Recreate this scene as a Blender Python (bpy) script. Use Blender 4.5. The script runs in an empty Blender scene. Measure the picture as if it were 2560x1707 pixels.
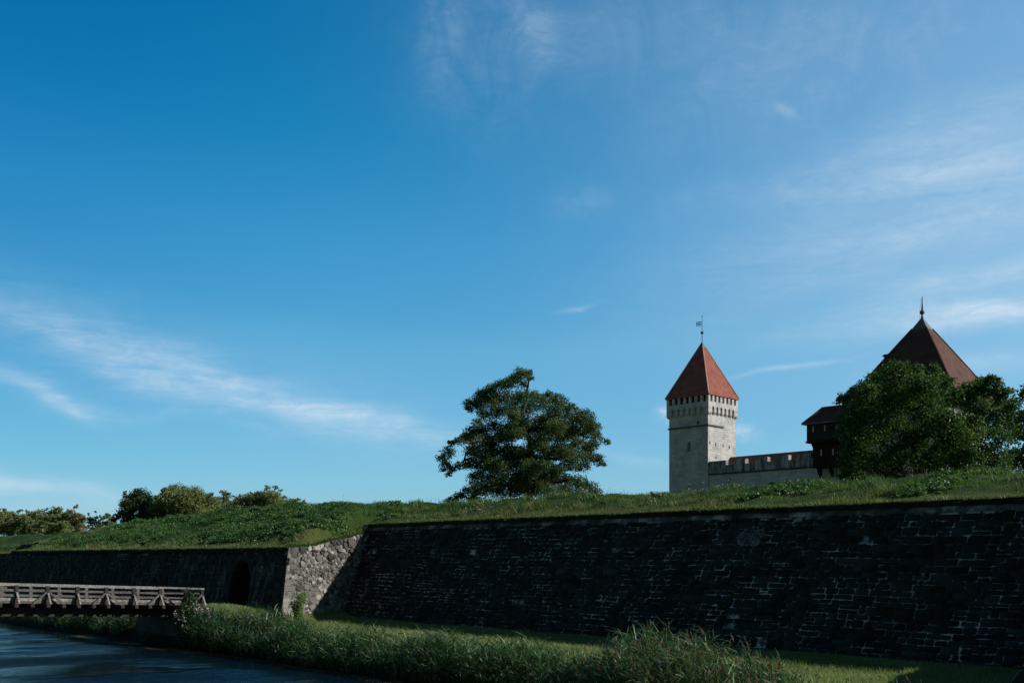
import bpy, math, random
import numpy as np
from mathutils import Vector, Matrix

SC = bpy.context.scene
COL = SC.collection
RNG = np.random.default_rng(7)
random.seed(7)
PI = math.pi

# ------------------------------------------------------------------ camera
F_PX = 2450.0                      # focal length in photograph pixels (2560 wide)
EYE = 5.6                          # eye height above the water
HORIZON = 1392.0                   # photograph row of the horizon
cam_d = bpy.data.cameras.new('camera')
cam_d.sensor_width = 36.0
cam_d.lens = 36.0 * F_PX / 2560.0
cam_d.shift_y = (HORIZON - 853.5) / 2560.0
cam_d.clip_start = 0.1
cam_d.clip_end = 9000.0
cam = bpy.data.objects.new('camera', cam_d)
cam.location = (0, 0, EYE)
cam.rotation_euler = (PI / 2, 0, 0)
COL.objects.link(cam)
SC.camera = cam

SC.view_settings.view_transform = 'Standard'
SC.view_settings.look = 'None'
SC.view_settings.exposure = 0.0
SC.view_settings.gamma = 1.0
SC.view_settings.use_curve_mapping = False
SC.cycles.max_bounces = 6
SC.cycles.transparent_max_bounces = 6

# ------------------------------------------------------------------ frame of the fortress
TH = math.radians(-46.2)
UX, UY = math.cos(TH), math.sin(TH)            # u: along the ramparts, towards the right
NX, NY = UY, -UX                               # n: outward, towards the moat
def W(p, q, z):
    return (p * UX + q * NX, p * UY + q * NY, z)
def WA(p, q, z):
    p = np.asarray(p, float); q = np.asarray(q, float); z = np.asarray(z, float)
    return np.stack(np.broadcast_arrays(p * UX + q * NX, p * UY + q * NY, z), -1)

# ------------------------------------------------------------------ sun
SUN_EL = math.radians(31.5)
ALPHA = math.radians(39.0)
SHX = UX * math.cos(ALPHA) - NX * math.sin(ALPHA)
SHY = UY * math.cos(ALPHA) - NY * math.sin(ALPHA)
SUN = Vector((SHX * math.cos(SUN_EL), SHY * math.cos(SUN_EL), math.sin(SUN_EL)))
sun_d = bpy.data.lights.new('sun', 'SUN')
sun_d.energy = 5.0
sun_d.angle = math.radians(0.53)
sun_d.color = (1.0, 0.965, 0.90)
sun = bpy.data.objects.new('sun', sun_d)
sun.rotation_euler = (-SUN).to_track_quat('-Z', 'Y').to_euler()
sun.location = (60, 0, 60)
COL.objects.link(sun)

# ------------------------------------------------------------------ world: sky and cirrus
class NT:
    """small wrapper to write node trees as expressions"""
    def __init__(s, tree):
        s.t = tree; s.t.nodes.clear()
    def n(s, typ, **kw):
        nd = s.t.nodes.new(typ)
        for k, v in kw.items():
            setattr(nd, k, v)
        return nd
    def set(s, sock, v):
        if isinstance(v, bpy.types.NodeSocket):
            s.t.links.new(v, sock)
        elif v is not None:
            sock.default_value = v
    def m(s, op, a, b=None, c=None, clamp=False):
        nd = s.n('ShaderNodeMath', operation=op); nd.use_clamp = clamp
        for i, v in enumerate((a, b, c)):
            if v is not None: s.set(nd.inputs[i], v)
        return nd.outputs[0]
    def noise(s, vec, scale, detail=4, rough=0.55, dist=0.0, out='Fac'):
        nd = s.n('ShaderNodeTexNoise')
        if vec is not None: s.set(nd.inputs['Vector'], vec)
        nd.inputs['Scale'].default_value = scale
        nd.inputs['Detail'].default_value = detail
        nd.inputs['Roughness'].default_value = rough
        nd.inputs['Distortion'].default_value = dist
        return nd.outputs[out]
    def ramp(s, fac, stops, interp='LINEAR'):
        nd = s.n('ShaderNodeValToRGB')
        cr = nd.color_ramp; cr.interpolation = interp
        while len(cr.elements) < len(stops): cr.elements.new(0.5)
        for e, (pos, c) in zip(cr.elements, stops):
            e.position = pos
            e.color = (*c, 1) if not isinstance(c, (int, float)) else (c, c, c, 1)
        s.set(nd.inputs[0], fac)
        return nd.outputs[0]
    def mix(s, fac, a, b, blend='MIX'):
        nd = s.n('ShaderNodeMix', data_type='RGBA', blend_type=blend)
        s.set(nd.inputs[0], fac)
        s.set(nd.inputs[6], (*a, 1) if isinstance(a, tuple) and len(a) == 3 else a)
        s.set(nd.inputs[7], (*b, 1) if isinstance(b, tuple) and len(b) == 3 else b)
        return nd.outputs[2]
    def comb(s, x, y, z):
        nd = s.n('ShaderNodeCombineXYZ')
        for i, v in enumerate((x, y, z)): s.set(nd.inputs[i], v)
        return nd.outputs[0]
    def map(s, vec, scale=(1, 1, 1), rot=(0, 0, 0), loc=(0, 0, 0)):
        nd = s.n('ShaderNodeMapping')
        s.set(nd.inputs['Vector'], vec)
        nd.inputs['Scale'].default_value = scale
        nd.inputs['Rotation'].default_value = rot
        nd.inputs['Location'].default_value = loc
        return nd.outputs[0]

world = bpy.data.worlds.new('World')
SC.world = world
world.use_nodes = True
w = NT(world.node_tree)
sky = w.n('ShaderNodeTexSky')
sky.sky_type = 'NISHITA'
sky.sun_disc = False
sky.sun_elevation = SUN_EL
sky.sun_rotation = math.atan2(SUN.x, SUN.y)
sky.altitude = 0.0
sky.air_density = 1.0
sky.dust_density = 0.6
sky.ozone_density = 3.0
tc = w.n('ShaderNodeTexCoord')
sep = w.n('ShaderNodeSeparateXYZ')
w.set(sep.inputs[0], tc.outputs['Generated'])
dx, dy, dz = sep.outputs
az = w.m('ARCTAN2', dx, dy)
el = w.m('ARCSINE', dz)
# grade of the clear sky: deeper and more cyan, as a polariser leaves it
sc_ = w.n('ShaderNodeSeparateColor')
w.set(sc_.inputs[0], sky.outputs[0])
chan = []
for k, stops in enumerate((
        [(0.085, 0.001), (0.109, 0.008), (0.138, 0.043), (0.169, 0.075), (0.187, 0.110), (0.257, 0.160), (0.351, 0.220), (0.7, 0.45), (1.0, 0.6)],
        [(0.13, 0.13), (0.163, 0.175), (0.190, 0.225), (0.234, 0.302), (0.282, 0.358), (0.305, 0.405), (0.393, 0.468), (0.481, 0.540), (0.8, 0.72), (1.0, 0.8)],
        [(0.26, 0.37), (0.298, 0.420), (0.336, 0.490), (0.393, 0.598), (0.449, 0.645), (0.465, 0.670), (0.528, 0.730), (1.0, 0.95)])):
    v = w.m('MULTIPLY', sc_.outputs[k], 0.1)
    chan.append(w.m('MULTIPLY', w.ramp(v, stops), 10.0))
cc_ = w.n('ShaderNodeCombineColor')
for k in range(3): w.set(cc_.inputs[k], chan[k])
clear = cc_.outputs[0]
# the band of sky at right angles to the sun is the deepest
ml = w.n('ShaderNodeMapRange'); ml.interpolation_type = 'SMOOTHSTEP'
w.set(ml.inputs[0], az); ml.inputs[1].default_value = math.radians(-8); ml.inputs[2].default_value = math.radians(-33); ml.inputs[3].default_value = 0.0; ml.inputs[4].default_value = 1.0
low = w.n('ShaderNodeMapRange'); w.set(low.inputs[0], dz); low.inputs[1].default_value = 0.06; low.inputs[2].default_value = 0.22; low.inputs[3].default_value = 0.25; low.inputs[4].default_value = 1.0
clear = w.mix(w.m('MULTIPLY', ml.outputs[0], low.outputs[0]), clear, w.mix(1.0, clear, (0.50, 0.78, 0.87), 'MULTIPLY'))
# sky dimmed on purpose behind the viewer and overhead, to deepen the shade
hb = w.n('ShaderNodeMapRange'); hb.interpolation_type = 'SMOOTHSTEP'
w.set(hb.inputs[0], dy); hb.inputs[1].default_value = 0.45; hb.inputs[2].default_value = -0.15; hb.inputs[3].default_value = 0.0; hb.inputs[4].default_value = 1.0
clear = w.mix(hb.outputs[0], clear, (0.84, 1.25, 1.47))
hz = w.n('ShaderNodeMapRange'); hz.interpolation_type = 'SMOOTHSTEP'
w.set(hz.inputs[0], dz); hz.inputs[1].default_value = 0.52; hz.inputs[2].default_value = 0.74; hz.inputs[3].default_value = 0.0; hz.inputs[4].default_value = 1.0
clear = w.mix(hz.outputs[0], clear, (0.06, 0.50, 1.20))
SKY_STRENGTH = 0.1
CLOUD = (6.2, 7.6, 8.8)
def streak(px, py, lpx, wpx, slope_deg, amp):
    """one cirrus streak, given by where it stands in the sky: azimuth, elevation, lengths in radians"""
    a0 = math.atan((px - 1280) / F_PX)
    e0 = math.atan((HORIZON - py) / F_PX * math.cos(a0))
    c, s_ = math.cos(math.radians(slope_deg)), math.sin(math.radians(slope_deg))
    da = w.m('SUBTRACT', azw, a0); de = w.m('SUBTRACT', elw, e0)
    x = w.m('ADD', w.m('MULTIPLY', da, c), w.m('MULTIPLY', de, s_))
    y = w.m('SUBTRACT', w.m('MULTIPLY', de, c), w.m('MULTIPLY', da, s_))
    x = w.m('DIVIDE', x, lpx / F_PX); y = w.m('DIVIDE', y, wpx / F_PX)
    r2 = w.m('ADD', w.m('MULTIPLY', x, x), w.m('MULTIPLY', y, y))
    return w.m('MULTIPLY', w.m('EXPONENT', w.m('MULTIPLY', r2, -1.0)), amp)
def addall(lst):
    o = lst[0]
    for l in lst[1:]: o = w.m('ADD', o, l)
    return o
ae = w.comb(az, el, 0.0)
warp = w.n('ShaderNodeSeparateColor')
w.set(warp.inputs[0], w.noise(ae, 9.0, 3, 0.5, 0.0, 'Color'))
azw = w.m('ADD', az, w.m('MULTIPLY', w.m('SUBTRACT', warp.outputs[0], 0.5), 0.055))
elw = w.m('ADD', el, w.m('MULTIPLY', w.m('SUBTRACT', warp.outputs[1], 0.5), 0.030))
nl = w.noise(w.map(ae, (7, 46, 1), (0, 0, math.radians(14))), 1.0, 7, 0.62, 0.7)
nr = w.noise(w.map(ae, (6, 44, 1), (0, 0, math.radians(-9))), 1.0, 7, 0.62, 0.6)
nt = w.noise(w.map(ae, (15, 14, 1), (0, 0, math.radians(30))), 1.0, 8, 0.68, 0.9)
gl = w.ramp(nl, [(0.30, 0.12), (0.72, 0.85)])
gr = w.ramp(nr, [(0.25, 0.22), (0.80, 0.85)])
gt = w.ramp(nt, [(0.32, 0.06), (0.85, 0.75)])
left = addall([
    streak(230, 875, 420, 42, -14, 0.50), streak(560, 955, 380, 45, -17, 0.45),
    streak(880, 1050, 360, 34, -11, 0.50), streak(1040, 1085, 190, 20, -9, 0.45), streak(500, 930, 700, 110, -14, 0.20),
    streak(130, 1000, 75, 15, -24, 0.85), streak(210, 1022, 80, 18, -4, 0.42), streak(20, 950, 150, 26, -12, 0.38),
    streak(430, 1030, 100, 18, 6, 0.36), streak(620, 1072, 60, 8, -8, 0.25),
    streak(60, 1212, 330, 24, -8, 0.75), streak(20, 1290, 320, 32, -4, 0.50),
    streak(1575, 1150, 90, 13, -14, 0.34)])
right = addall([
    streak(2480, 775, 230, 30, 7, 1.05), streak(2440, 690, 260, 30, 12, 0.55), streak(2250, 800, 300, 26, 6, 0.30),
    streak(2400, 520, 420, 75, 10, 0.40), streak(2420, 330, 420, 60, 8, 0.38), streak(2380, 430, 300, 28, 4, 0.30),
    streak(1960, 925, 130, 6, 6, 0.42), streak(2480, 900, 200, 26, 3, 0.36), streak(1440, 766, 45, 7, 8, 0.45),
    streak(2250, 640, 420, 60, 14, 0.22), streak(1880, 620, 420, 120, 20, 0.12)])
top = addall([
    streak(1120, 90, 75, 110, 30, 0.34), streak(1340, 80, 45, 75, 20, 0.30), streak(1230, 150, 190, 150, 0, 0.22),
    streak(1600, 70, 430, 90, -8, 0.20), streak(1900, 260, 400, 110, 10, 0.14), streak(1935, 262, 24, 10, -40, 0.5),
    streak(1455, 500, 70, 30, 0, 0.30), streak(1960, 490, 50, 26, -30, 0.30), streak(1750, 490, 60, 26, 10, 0.22),
    streak(2200, 60, 500, 140, -5, 0.16)])
veil = addall([streak(2700, 430, 950, 600, 0, 0.25), streak(1700, 60, 520, 190, 0, 0.05),
               streak(1100, 1280, 2400, 110, 0, 0.06)])
puff = addall([streak(1650, 1036, 24, 15, 25, 0.6), streak(1664, 1046, 24, 16, -15, 0.45),
               streak(1850, 1072, 34, 16, -22, 0.75)])
gp = w.ramp(w.noise(ae, 70.0, 6, 0.65), [(0.36, 0.1), (0.62, 1.0)])
fine = w.ramp(w.noise(w.map(ae, (26, 75, 1), (0, 0, math.radians(8))), 1.0, 6, 0.7, 1.2), [(0.30, 0.55), (0.68, 1.15)])
cl = w.m('ADD', w.m('MULTIPLY', left, gl), w.m('MULTIPLY', right, gr))
cl = w.m('ADD', cl, w.m('MULTIPLY', top, gt))
cl = w.m('MULTIPLY', cl, fine)
cl = w.m('ADD', cl, w.m('MULTIPLY', puff, gp))
cl = w.m('ADD', cl, veil)
cl = w.m('MINIMUM', cl, 0.85)
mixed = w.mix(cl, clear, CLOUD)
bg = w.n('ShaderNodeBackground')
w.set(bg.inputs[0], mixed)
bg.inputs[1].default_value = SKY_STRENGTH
wo = w.n('ShaderNodeOutputWorld')
w.t.links.new(bg.outputs[0], wo.inputs[0])

# ------------------------------------------------------------------ mesh helpers
def auto_uv(me):
    """metric box projection on the local axes"""
    n = len(me.polygons)
    if n == 0: return
    nor = np.empty(n * 3); me.polygons.foreach_get('normal', nor); nor = np.abs(nor.reshape(-1, 3))
    tot = np.empty(n, int); me.polygons.foreach_get('loop_total', tot)
    li = np.empty(len(me.loops), int); me.loops.foreach_get('vertex_index', li)
    co = np.empty(len(me.vertices) * 3); me.vertices.foreach_get('co', co); co = co.reshape(-1, 3)[li]
    ax = np.repeat(np.where((nor[:, 2] > 0.85), 2, np.where(nor[:, 0] > nor[:, 1], 0, 1)), tot)
    uv = np.where((ax == 0)[:, None], co[:, [1, 2]], np.where((ax == 1)[:, None], co[:, [0, 2]], co[:, [0, 1]]))
    l = me.uv_layers.new(name='UVMap')
    l.data.foreach_set('uv', uv.ravel().astype(np.float32))

def link(name, me, mats, parent=None, smooth=False):
    for m in (mats if isinstance(mats, (list, tuple)) else [mats]): me.materials.append(m)
    if smooth:
        me.polygons.foreach_set('use_smooth', np.ones(len(me.polygons), bool))
    o = bpy.data.objects.new(name, me)
    COL.objects.link(o)
    if parent is not None: o.parent = parent
    return o

def to_local(V, parent):
    """world points into the frame of a thing's Empty"""
    V = np.asarray(V, float)
    if parent is None: return V
    l = parent.location; a = parent.rotation_euler[2]
    d = V - np.array([l.x, l.y, l.z])
    c, s = math.cos(a), math.sin(a)
    return np.stack([d[:, 0] * c + d[:, 1] * s, -d[:, 0] * s + d[:, 1] * c, d[:, 2]], -1)

def np_mesh(name, V, F, mats, parent=None, shade=None, midx=None, smooth=False, world=True):
    """V (N,3) points, F (M,k) faces of one size, shade: one value per point"""
    if world: V = to_local(V, parent)
    V = np.ascontiguousarray(V, np.float32); F = np.ascontiguousarray(F, np.int32)
    me = bpy.data.meshes.new(name)
    me.vertices.add(len(V)); me.vertices.foreach_set('co', V.ravel())
    me.loops.add(F.size); me.loops.foreach_set('vertex_index', F.ravel())
    me.polygons.add(len(F)); me.polygons.foreach_set('loop_start', np.arange(0, F.size, F.shape[1], dtype=np.int32))
    if midx is not None: me.polygons.foreach_set('material_index', np.asarray(midx, np.int32))
    if shade is not None:
        a = me.attributes.new('shade', 'FLOAT', 'POINT'); a.data.foreach_set('value', np.asarray(shade, np.float32))
    me.update(calc_edges=True)
    return link(name, me, mats, parent, smooth)

class MB:
    """collects boxes, beams, tubes and prisms and links them as ONE mesh object"""
    def __init__(s): s.V = []; s.F = []; s.M = []; s.S = []; s.sh = 0.5; s.mi = 0
    def add(s, V, F):
        b = len(s.V)
        s.V += [tuple(v) for v in V]; s.S += [s.sh] * len(V)
        for f in F: s.F.append([b + i for i in f]); s.M.append(s.mi)
    def box(s, x0, x1, y0, y1, z0, z1):
        s.add([(x0, y0, z0), (x1, y0, z0), (x1, y1, z0), (x0, y1, z0), (x0, y0, z1), (x1, y0, z1), (x1, y1, z1), (x0, y1, z1)],
              [(0, 3, 2, 1), (4, 5, 6, 7), (0, 1, 5, 4), (1, 2, 6, 5), (2, 3, 7, 6), (3, 0, 4, 7)])
    def beam(s, a, b, w_, h, side=None):
        """bar from a to b; w_ along side, h along the third axis"""
        a = Vector(a); b = Vector(b); d = (b - a).normalized()
        if side is None: side = d.cross(Vector((0, 0, 1)))
        side = Vector(side); side = (side - d * side.dot(d))
        if side.length < 1e-6: side = d.orthogonal()
        side.normalize(); up = side.cross(d)
        V = []
        for p in (a, b):
            for i, j in ((-1, -1), (1, -1), (1, 1), (-1, 1)):
                V.append(p + side * (i * w_ / 2) + up * (j * h / 2))
        s.add(V, [(0, 1, 2, 3), (7, 6, 5, 4), (0, 4, 5, 1), (1, 5, 6, 2), (2, 6, 7, 3), (3, 7, 4, 0)])
    def prism(s, pts, dvec):
        """polygon pts (3-D, planar) extruded by dvec"""
        n = len(pts); d = Vector(dvec)
        V = [Vector(p) for p in pts] + [Vector(p) + d for p in pts]
        F = [list(range(n))[::-1], list(range(n, 2 * n))]
        for i in range(n): F.append([i, (i + 1) % n, n + (i + 1) % n, n + i])
        s.add(V, F)
    def tube(s, pts, rad, n=7):
        pts = [Vector(p) for p in pts]
        if not hasattr(rad, '__len__'): rad = [rad] * len(pts)
        V = []; F = []
        prev = None
        for i, p in enumerate(pts):
            d = (pts[min(i + 1, len(pts) - 1)] - pts[max(i - 1, 0)]).normalized()
            if prev is None: x = d.orthogonal().normalized()
            else:
                x = prev - d * prev.dot(d); x = x.normalized() if x.length > 1e-6 else d.orthogonal().normalized()
            prev = x; y = d.cross(x)
            for k in range(n):
                a = 2 * PI * k / n
                V.append(p + (x * math.cos(a) + y * math.sin(a)) * rad[i])
        for i in range(len(pts) - 1):
            for k in range(n):
                F.append((i * n + k, i * n + (k + 1) % n, (i + 1) * n + (k + 1) % n, (i + 1) * n + k))
        F.append(list(range(n))[::-1]); F.append([(len(pts) - 1) * n + k for k in range(n)])
        s.add(V, F)
    def ball(s, c, r, n=12, m=7):
        V = [(c[0], c[1], c[2] + r)]
        for i in range(1, m):
            a = PI * i / m
            for k in range(n):
                b = 2 * PI * k / n
                V.append((c[0] + r * math.sin(a) * math.cos(b), c[1] + r * math.sin(a) * math.sin(b), c[2] + r * math.cos(a)))
        V.append((c[0], c[1], c[2] - r)); F = []
        for k in range(n): F.append((0, 1 + k, 1 + (k + 1) % n))
        for i in range(m - 2):
            for k in range(n):
                F.append((1 + i * n + k, 1 + (i + 1) * n + k, 1 + (i + 1) * n + (k + 1) % n, 1 + i * n + (k + 1) % n))
        for k in range(n): F.append((len(V) - 1, 1 + (m - 2) * n + (k + 1) % n, 1 + (m - 2) * n + k))
        s.add(V, F)
    def build(s, name, mats, parent=None, world=False, smooth=False, uv=True):
        V = to_local(np.array([tuple(v) for v in s.V]), parent) if world else s.V
        me = bpy.data.meshes.new(name)
        me.from_pydata([tuple(v) for v in V], [], s.F)
        me.polygons.foreach_set('material_index', np.array(s.M, np.int32))
        a = me.attributes.new('shade', 'FLOAT', 'POINT'); a.data.foreach_set('value', np.array(s.S, np.float32))
        me.update()
        if uv: auto_uv(me)
        return link(name, me, mats, parent, smooth)

def tag(o, label=None, cat=None, group=None, kind=None):
    if label: o['label'] = label
    if cat: o['category'] = cat
    if group: o['group'] = group
    if kind: o['kind'] = kind
    return o
def thing(name, label, cat, loc=(0, 0, 0), rz=0.0, group=None):
    o = bpy.data.objects.new(name, None)
    o.location = loc; o.rotation_euler = (0, 0, rz); o.empty_display_size = 0.5
    COL.objects.link(o)
    return tag(o, label, cat, group)

# value noise for placing things
_LAT = np.random.default_rng(99).random((8, 256, 256))
def vnoise(x, y, scale, k=0):
    x = np.asarray(x, float) / scale + 71.3; y = np.asarray(y, float) / scale + 33.7
    xi = np.floor(x).astype(int); yi = np.floor(y).astype(int)
    fx = x - xi; fy = y - yi; fx = fx * fx * (3 - 2 * fx); fy = fy * fy * (3 - 2 * fy)
    L = _LAT[k % 8]
    g = lambda a, b: L[a % 256, b % 256]
    return (g(xi, yi) * (1 - fx) * (1 - fy) + g(xi + 1, yi) * fx * (1 - fy) + g(xi, yi + 1) * (1 - fx) * fy + g(xi + 1, yi + 1) * fx * fy)
def fbm(x, y, scale, k=0):
    return 0.55 * vnoise(x, y, scale, k) + 0.3 * vnoise(x, y, scale / 2.1, k + 1) + 0.15 * vnoise(x, y, scale / 4.3, k + 2)
def sstep(a, b, x):
    t = np.clip((np.asarray(x, float) - a) / (b - a), 0, 1); return t * t * (3 - 2 * t)

# ------------------------------------------------------------------ materials
MATS = {}
def material(name, fn, rough=0.85, spec=0.3):
    m = bpy.data.materials.new(name); m.use_nodes = True
    t = NT(m.node_tree)
    bs = t.n('ShaderNodeBsdfPrincipled')
    bs.inputs['Roughness'].default_value = rough
    bs.inputs['Specular IOR Level'].default_value = spec
    out = t.n('ShaderNodeOutputMaterial')
    r = fn(t, bs)
    sh = bs.outputs[0]
    if isinstance(r, bpy.types.NodeSocket): sh = r
    t.t.links.new(sh, out.inputs[0])
    MATS[name] = m
    return m
def coords(t, which='Object'):
    return t.n('ShaderNodeTexCoord').outputs[which]
def attr(t, name='shade'):
    return t.n('ShaderNodeAttribute', attribute_name=name).outputs['Fac']
def bump(t, bs, h, strength=0.5, dist=0.05):
    b = t.n('ShaderNodeBump'); b.inputs['Strength'].default_value = strength; b.inputs['Distance'].default_value = dist
    t.set(b.inputs['Height'], h); t.t.links.new(b.outputs[0], bs.inputs['Normal'])

def leaf_material(name, stops, trans=0.28, rough=0.55, tmul=1.5, spec=0.25):
    def fn(t, bs):
        c = t.ramp(attr(t), stops)
        t.set(bs.inputs['Base Color'], c)
        tr = t.n('ShaderNodeBsdfTranslucent')
        t.set(tr.inputs[0], t.mix(1.0, c, (1.15 * tmul, 1.25 * tmul, 0.5 * tmul), 'MULTIPLY'))
        mx = t.n('ShaderNodeMixShader'); mx.inputs[0].default_value = trans
        t.t.links.new(bs.outputs[0], mx.inputs[1]); t.t.links.new(tr.outputs[0], mx.inputs[2])
        return mx.outputs[0]
    return material(name, fn, rough, spec)

def limestone(name, base, dark, scale=1.0, stain=0.5):
    def fn(t, bs):
        uv = coords(t, 'UV')
        ob = coords(t)
        br = t.n('ShaderNodeTexBrick')
        wv = t.noise(uv, 1.3, 3, 0.5, 0, 'Color')
        va = t.n('ShaderNodeVectorMath', operation='MULTIPLY_ADD')
        t.set(va.inputs[0], wv); va.inputs[1].default_value = (0.10, 0.05, 0); t.set(va.inputs[2], uv)
        t.set(br.inputs['Vector'], va.outputs[0])
        br.inputs['Color1'].default_value = (0.32, 0.32, 0.32, 1); br.inputs['Color2'].default_value = (1, 1, 1, 1)
        br.inputs['Mortar'].default_value = (0.0, 0.0, 0.0, 1)
        br.inputs['Scale'].default_value = 1.0; br.inputs['Mortar Size'].default_value = 0.018
        br.inputs['Brick Width'].default_value = 0.95 * scale; br.inputs['Row Height'].default_value = 0.36 * scale
        br.inputs['Bias'].default_value = 0.1
        br.offset = 0.43; br.squash = 0.8; br.squash_frequency = 3
        n1 = t.noise(ob, 0.5, 5, 0.6)
        n2 = t.noise(t.map(ob, (1.6, 1.6, 0.22)), 1.0, 5, 0.62)
        f = t.m('ADD', t.m('MULTIPLY', br.outputs[0], 0.45), t.m('MULTIPLY', n1, 0.75))
        c = t.ramp(f, [(0.22, tuple(v * 0.35 for v in dark)), (0.42, dark), (0.85, base)])
        st = t.ramp(n2, [(0.50, 0.0), (0.72, 1.0)])
        c = t.mix(t.m('MULTIPLY', st, stain), c, tuple(v * 0.55 for v in dark))
        t.set(bs.inputs['Base Color'], c)
        bump(t, bs, t.m('ADD', br.outputs[0], t.m('MULTIPLY', t.noise(ob, 7, 4), 0.6)), 0.5, 0.05)
    return material(name, fn, 0.9, 0.2)

M_LIME = limestone('limestone', (0.57, 0.56, 0.55), (0.35, 0.345, 0.335), 1.0, 0.42)
def fn(t, bs):
    uv = coords(t, 'UV'); ob = coords(t)
    sh = t.ramp(t.noise(t.map(ob, (2.2, 2.2, 0.25)), 1.0, 5, 0.7), [(0.42, 0.0), (0.58, 1.0)])
    bl = t.ramp(t.noise(ob, 1.1, 4, 0.6), [(0.35, (0.22, 0.22, 0.22)), (0.7, (0.54, 0.54, 0.54))])
    t.set(bs.inputs['Base Color'], t.mix(t.m('MULTIPLY', sh, 0.85), bl, (0.045, 0.05, 0.05)))
    bump(t, bs, t.noise(ob, 6, 4), 0.4, 0.05)
M_STAIN = material('stained_limestone', fn, 0.9, 0.2)

def tiles(name, a, b):
    def fn(t, bs):
        uv = coords(t, 'UV')
        br = t.n('ShaderNodeTexBrick')
        t.set(br.inputs['Vector'], uv)
        br.inputs['Color1'].default_value = (0.55, 0.55, 0.55, 1); br.inputs['Color2'].default_value = (1, 1, 1, 1)
        br.inputs['Mortar'].default_value = (0.1, 0.1, 0.1, 1)
        br.inputs['Mortar Size'].default_value = 0.025; br.inputs['Scale'].default_value = 1
        br.inputs['Brick Width'].default_value = 0.24; br.inputs['Row Height'].default_value = 0.30
        n = t.noise(uv, 0.8, 5, 0.65)
        f = t.m('ADD', t.m('MULTIPLY', br.outputs[0], 0.4), t.m('MULTIPLY', n, 0.75))
        c = t.ramp(f, [(0.22, tuple(v * 0.35 for v in a)), (0.5, a), (0.92, b)])
        li = t.ramp(t.noise(uv, 2.6, 4, 0.7), [(0.60, 0.0), (0.72, 1.0)])
        c = t.mix(t.m('MULTIPLY', li, 0.5), c, (0.09, 0.085, 0.07))
        t.set(bs.inputs['Base Color'], c)
        bump(t, bs, br.outputs[0], 0.8, 0.06)
    return material(name, fn, 0.85, 0.15)
M_TILE = tiles('red_roof_tiles', (0.24, 0.080, 0.058), (0.40, 0.152, 0.112))
M_TILE2 = tiles('brown_roof_tiles', (0.085, 0.040, 0.030), (0.17, 0.085, 0.062))
def fn(t, bs):
    ob = coords(t)
    c = t.ramp(t.noise(ob, 2.2, 4, 0.7), [(0.3, (0.36, 0.18, 0.14)), (0.7, (0.62, 0.46, 0.40))])
    t.set(bs.inputs['Base Color'], c)
M_RIDGE = material('ridge_tiles', fn, 0.85, 0.2)
def wood(name, a, b, sc=(14, 14, 0.8), axis_uv=False):
    def fn(t, bs):
        ob = coords(t, 'UV') if axis_uv else coords(t)
        n = t.noise(t.map(ob, sc), 1.0, 5, 0.6, 0.4)
        n2 = t.noise(ob, 0.9, 4, 0.6)
        f = t.m('ADD', t.m('MULTIPLY', n, 0.7), t.m('MULTIPLY', n2, 0.35))
        t.set(bs.inputs['Base Color'], t.ramp(f, [(0.32, a), (0.68, b)]))
        bump(t, bs, n, 0.5, 0.02)
    return material(name, fn, 0.85, 0.2)
M_DWOOD = wood('dark_board_wood', (0.008, 0.009, 0.009), (0.028, 0.032, 0.034), (7, 7, 0.3))
M_RWOOD = wood('red_brown_wood', (0.012, 0.005, 0.004), (0.035, 0.012, 0.009), (7, 7, 0.3))
M_GWOOD = wood('weathered_grey_wood', (0.045, 0.042, 0.039), (0.34, 0.322, 0.30), (7, 7, 7))
M_MWOOD = wood('brown_grey_wood', (0.025, 0.023, 0.021), (0.16, 0.148, 0.135), (7, 7, 7))
M_BWOOD = wood('shaded_bridge_wood', (0.016, 0.014, 0.012), (0.055, 0.048, 0.042), (5, 5, 5))  # darker timber tone: shadow under the deck and on near posts painted in
def plain(name, c, rough=0.7, spec=0.3, metal=0.0, var=0.35, sc=4):
    def fn(t, bs):
        t.set(bs.inputs['Base Color'], t.ramp(t.noise(coords(t), sc, 4, 0.6), [(0.3, tuple(v * (1 - var) for v in c)), (0.7, tuple(min(1, v * (1 + var)) for v in c))]))
        bs.inputs['Metallic'].default_value = metal
    return material(name, fn, rough, spec)
M_DARK = plain('dark_opening', (0.004, 0.004, 0.004), 1.0, 0.0)  # near-black stands in for the shade inside openings
M_METAL = plain('dark_iron', (0.05, 0.05, 0.05), 0.5, 0.4, 0.6)
M_LEAD = plain('lead_cap', (0.10, 0.12, 0.12), 0.6, 0.3)
M_SHUT = plain('pale_shutter_slit', (0.30, 0.34, 0.38), 0.6)
M_CONC = plain('abutment_concrete', (0.075, 0.085, 0.085), 0.9, 0.2, 0, 0.4, 1.2)
M_RING = plain('pale_ring', (0.26, 0.26, 0.24), 0.6)
M_BARK = wood('bark', (0.015, 0.012, 0.009), (0.06, 0.05, 0.04), (9, 9, 1.5))

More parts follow.
